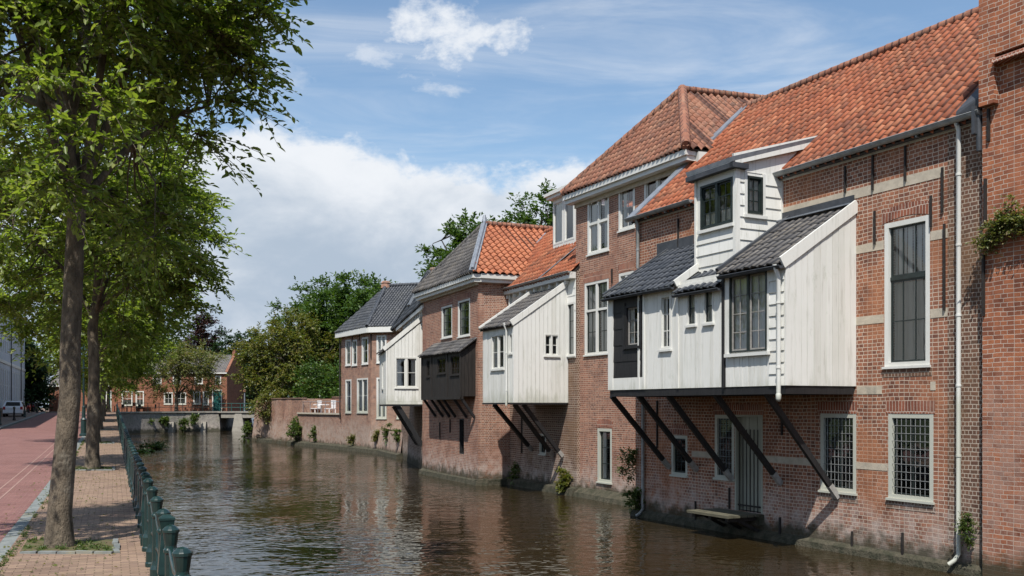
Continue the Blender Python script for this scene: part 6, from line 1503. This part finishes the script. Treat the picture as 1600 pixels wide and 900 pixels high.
for i, x in enumerate(pw):
    f = MB(); a, b, c, d_2 = x
    f.fbox(PBF, a, a+.1, -.16, -.02, c, d_2); f.fbox(PBF, b-.1, b, -.16, -.02, c, d_2); f.fbox(PBF, a, b, -.16, -.025, d_2-.12, d_2); f.fbox(PBF, a, b, -.16, -.025, c, c+.12); f.fbox(PBF, a, b, -.15, -.03, (c+d_2)/2-.04, (c+d_2)/2+.04); f.fbox(PBF, (a+b)/2-.04, (a+b)/2+.04, -.15, -.035, c, d_2)
    wo = f.build('window', M['whiteclean'], PB); f = MB(); f.quad(PBF.P(a, -.1, c), PBF.P(b, -.1, c), PBF.P(b, -.1, d_2), PBF.P(a, -.1, d_2)); f.build('pane', M['glass'], wo)
for x in (pw[6][0]-.5, pw[18][0]-.5, pw[30][0]-.5):
    f = MB(); f.tube([PBF.P(x, .1, .5), PBF.P(x, .1, 12.3)], .06, 6); f.build('downpipe', M['rust'], PB)

# ------------------------------------------------------------------ far brick houses beyond the canal end
def far_house(name, label, xa, xb, Y, ze, zr, mat, roofmat, wins, doors=(), dx=0.):
    Fh = Fac((xb, Y), (-1, dx)); Ln = (xb-xa)
    # outward normal must face the viewer
    if Fh.n.y > 0: Fh.n = -Fh.n
    t = thing(name, ((xa+xb)/2, Y+4, FZ), label, 'house')
    def rr(u0, u1, vt, vb): a, b = Fh.s(u1), Fh.s(u0); return (min(a, b), max(a, b), Fh.z(u0, vb), Fh.z(u0, vt))
    W_ = [rr(*w) for w in wins]; Dd = [rr(*w) for w in doors]
    Dd = [(a, b, FZ+.02, d) for a, b, c, d in Dd]
    f = MB(); wall(f, Fh, 0, Ln, 0, ze, W_+Dd); dp = 8
    for s_ in (0, Ln): f.poly([Fh.P(s_, 0, 0), Fh.P(s_, -dp, 0), Fh.P(s_, -dp, ze), Fh.P(s_, -dp/2, zr), Fh.P(s_, 0, ze)])
    f.quad(Fh.P(0, -dp, 0), Fh.P(Ln, -dp, 0), Fh.P(Ln, -dp, ze), Fh.P(0, -dp, ze)); f.build('wall', M[mat], t)
    f = MB(); f.quad(Fh.P(0, .25, ze-.15), Fh.P(Ln, .25, ze-.15), Fh.P(Ln, -dp/2, zr), Fh.P(0, -dp/2, zr)); f.quad(Fh.P(0, -dp, ze), Fh.P(Ln, -dp, ze), Fh.P(Ln, -dp/2, zr), Fh.P(0, -dp/2, zr)); f.build('roof', M[roofmat], t)
    f = MB(); f.fbox(Fh, -.05, Ln, 0, .28, ze-.3, ze-.14); f.build('gutter', M['whiteclean'], t)
    for w in W_: window(t, Fh, w, cols=2, rows=2, casing=.14, proud=.03, setback=.05, sash='whiteclean', bar=.06, curtain=('lower', .4))
    for w in Dd:
        f = MB(); f.fbox(Fh, w[0]+.1, w[1]-.1, -.12, -.06, w[2], w[3]-.1); d_ = f.build('door', M['teal'], t)
        f = MB(); f.fbox(Fh, w[0]-.04, w[0]+.1, -.1, .04, w[2], w[3]+.04); f.fbox(Fh, w[1]-.1, w[1]+.04, -.1, .04, w[2], w[3]+.04); f.fbox(Fh, w[0]+.1, w[1]-.1, -.1, .039, w[3]-.1, w[3]+.04); f.build('door_frame', M['whiteclean'], d_)
    return t, Fh
hh, Fh = far_house('far_brick_house', 'long red brick house with green door and pointed gable beyond the end of the canal', -52.6, -38.0, 128, 6.75, 9.2, 'brick_orange', 'tile_grey',
    [(239, 252.5, 584, 600), (304, 317, 585, 600), (336, 345.5, 587, 600), (256, 270, 613, 632), (273, 291, 613, 632), (302, 313, 612, 632), (317, 326.5, 611, 633), (270, 283, 585, 600)], [(332, 346.5, 609.5, 638)])
f = MB(); f.box(-38.35, -37.95, 131.6, 132.4, 9.0, 10.0); f.build('chimney', M['brick_orange'], hh)
f = MB()
for s0_, a, b in ((0, 1, 0),): f.bar(Fh.P(.05, .1, 6.6), Fh.P(.05, -4, 9.4), .35, .25); f.bar(Fh.P(.05, -8, 6.6), Fh.P(.05, -4, 9.4), .35, .25)
f.build('gable_coping', M['brick_orange'], hh)
h2_, F_2 = far_house('far_shop_house', 'low orange brick house with wide white framed windows left of the long brick house', -61, -52.8, 126.5, 5.0, 8.2, 'brick_orange', 'tile_grey', [(190, 207, 611, 634), (212, 225, 611, 634), (150, 166, 611, 634)], [(166.5, 174, 611, 638)])
# terrace tables in front of the shop house
for i, (x, y) in enumerate(((-52.5, 120.5), (-50.3, 121.5), (-48.2, 121.5), (-46.2, 121.8))):
    t = thing('terrace_table', (x, y, FZ), ('first', 'second', 'third', 'fourth')[i]+' dark terrace table from the left, behind the far railing', 'table', 'terrace tables behind the far railing')
    f = MB(); f.lathe((x, y, FZ+.72), [(.45, 0), (.45, .04)], 12); f.build('table_top', M['tyre'], t); f = MB(); f.lathe((x, y, FZ), [(.25, 0), (.05, .06), (.05, .72)], 8); f.build('table_leg', M['tyre'], t)
    for a in (-.75, .75):
        c = thing('terrace_chair', (x+a, y, FZ), 'dark terrace chair '+('left' if a < 0 else 'right')+' of the '+('first', 'second', 'third', 'fourth')[i]+' terrace table', 'chair', 'dark terrace chairs')
        f = MB(); f.box(x+a-.22, x+a+.22, y-.22, y+.22, FZ+.43, FZ+.47); f.build('seat', M['tyre'], c)
        f = MB(); xx = x+a+(.22 if a > 0 else -.22); f.box(xx-.02, xx+.02, y-.22, y+.22, FZ+.5, FZ+.95); f.build('backrest', M['tyre'], c)
        for dx in (-.2, .2):
            for dy in (-.2, .2): f = MB(); f.box(x+a+dx-.02, x+a+dx+.02, y+dy-.02, y+dy+.02, FZ, FZ+.5); f.build('leg', M['tyre'], c)

for o in bpy.data.objects:
    if '_b' in o: del o['_b']
bpy.context.view_layer.update()
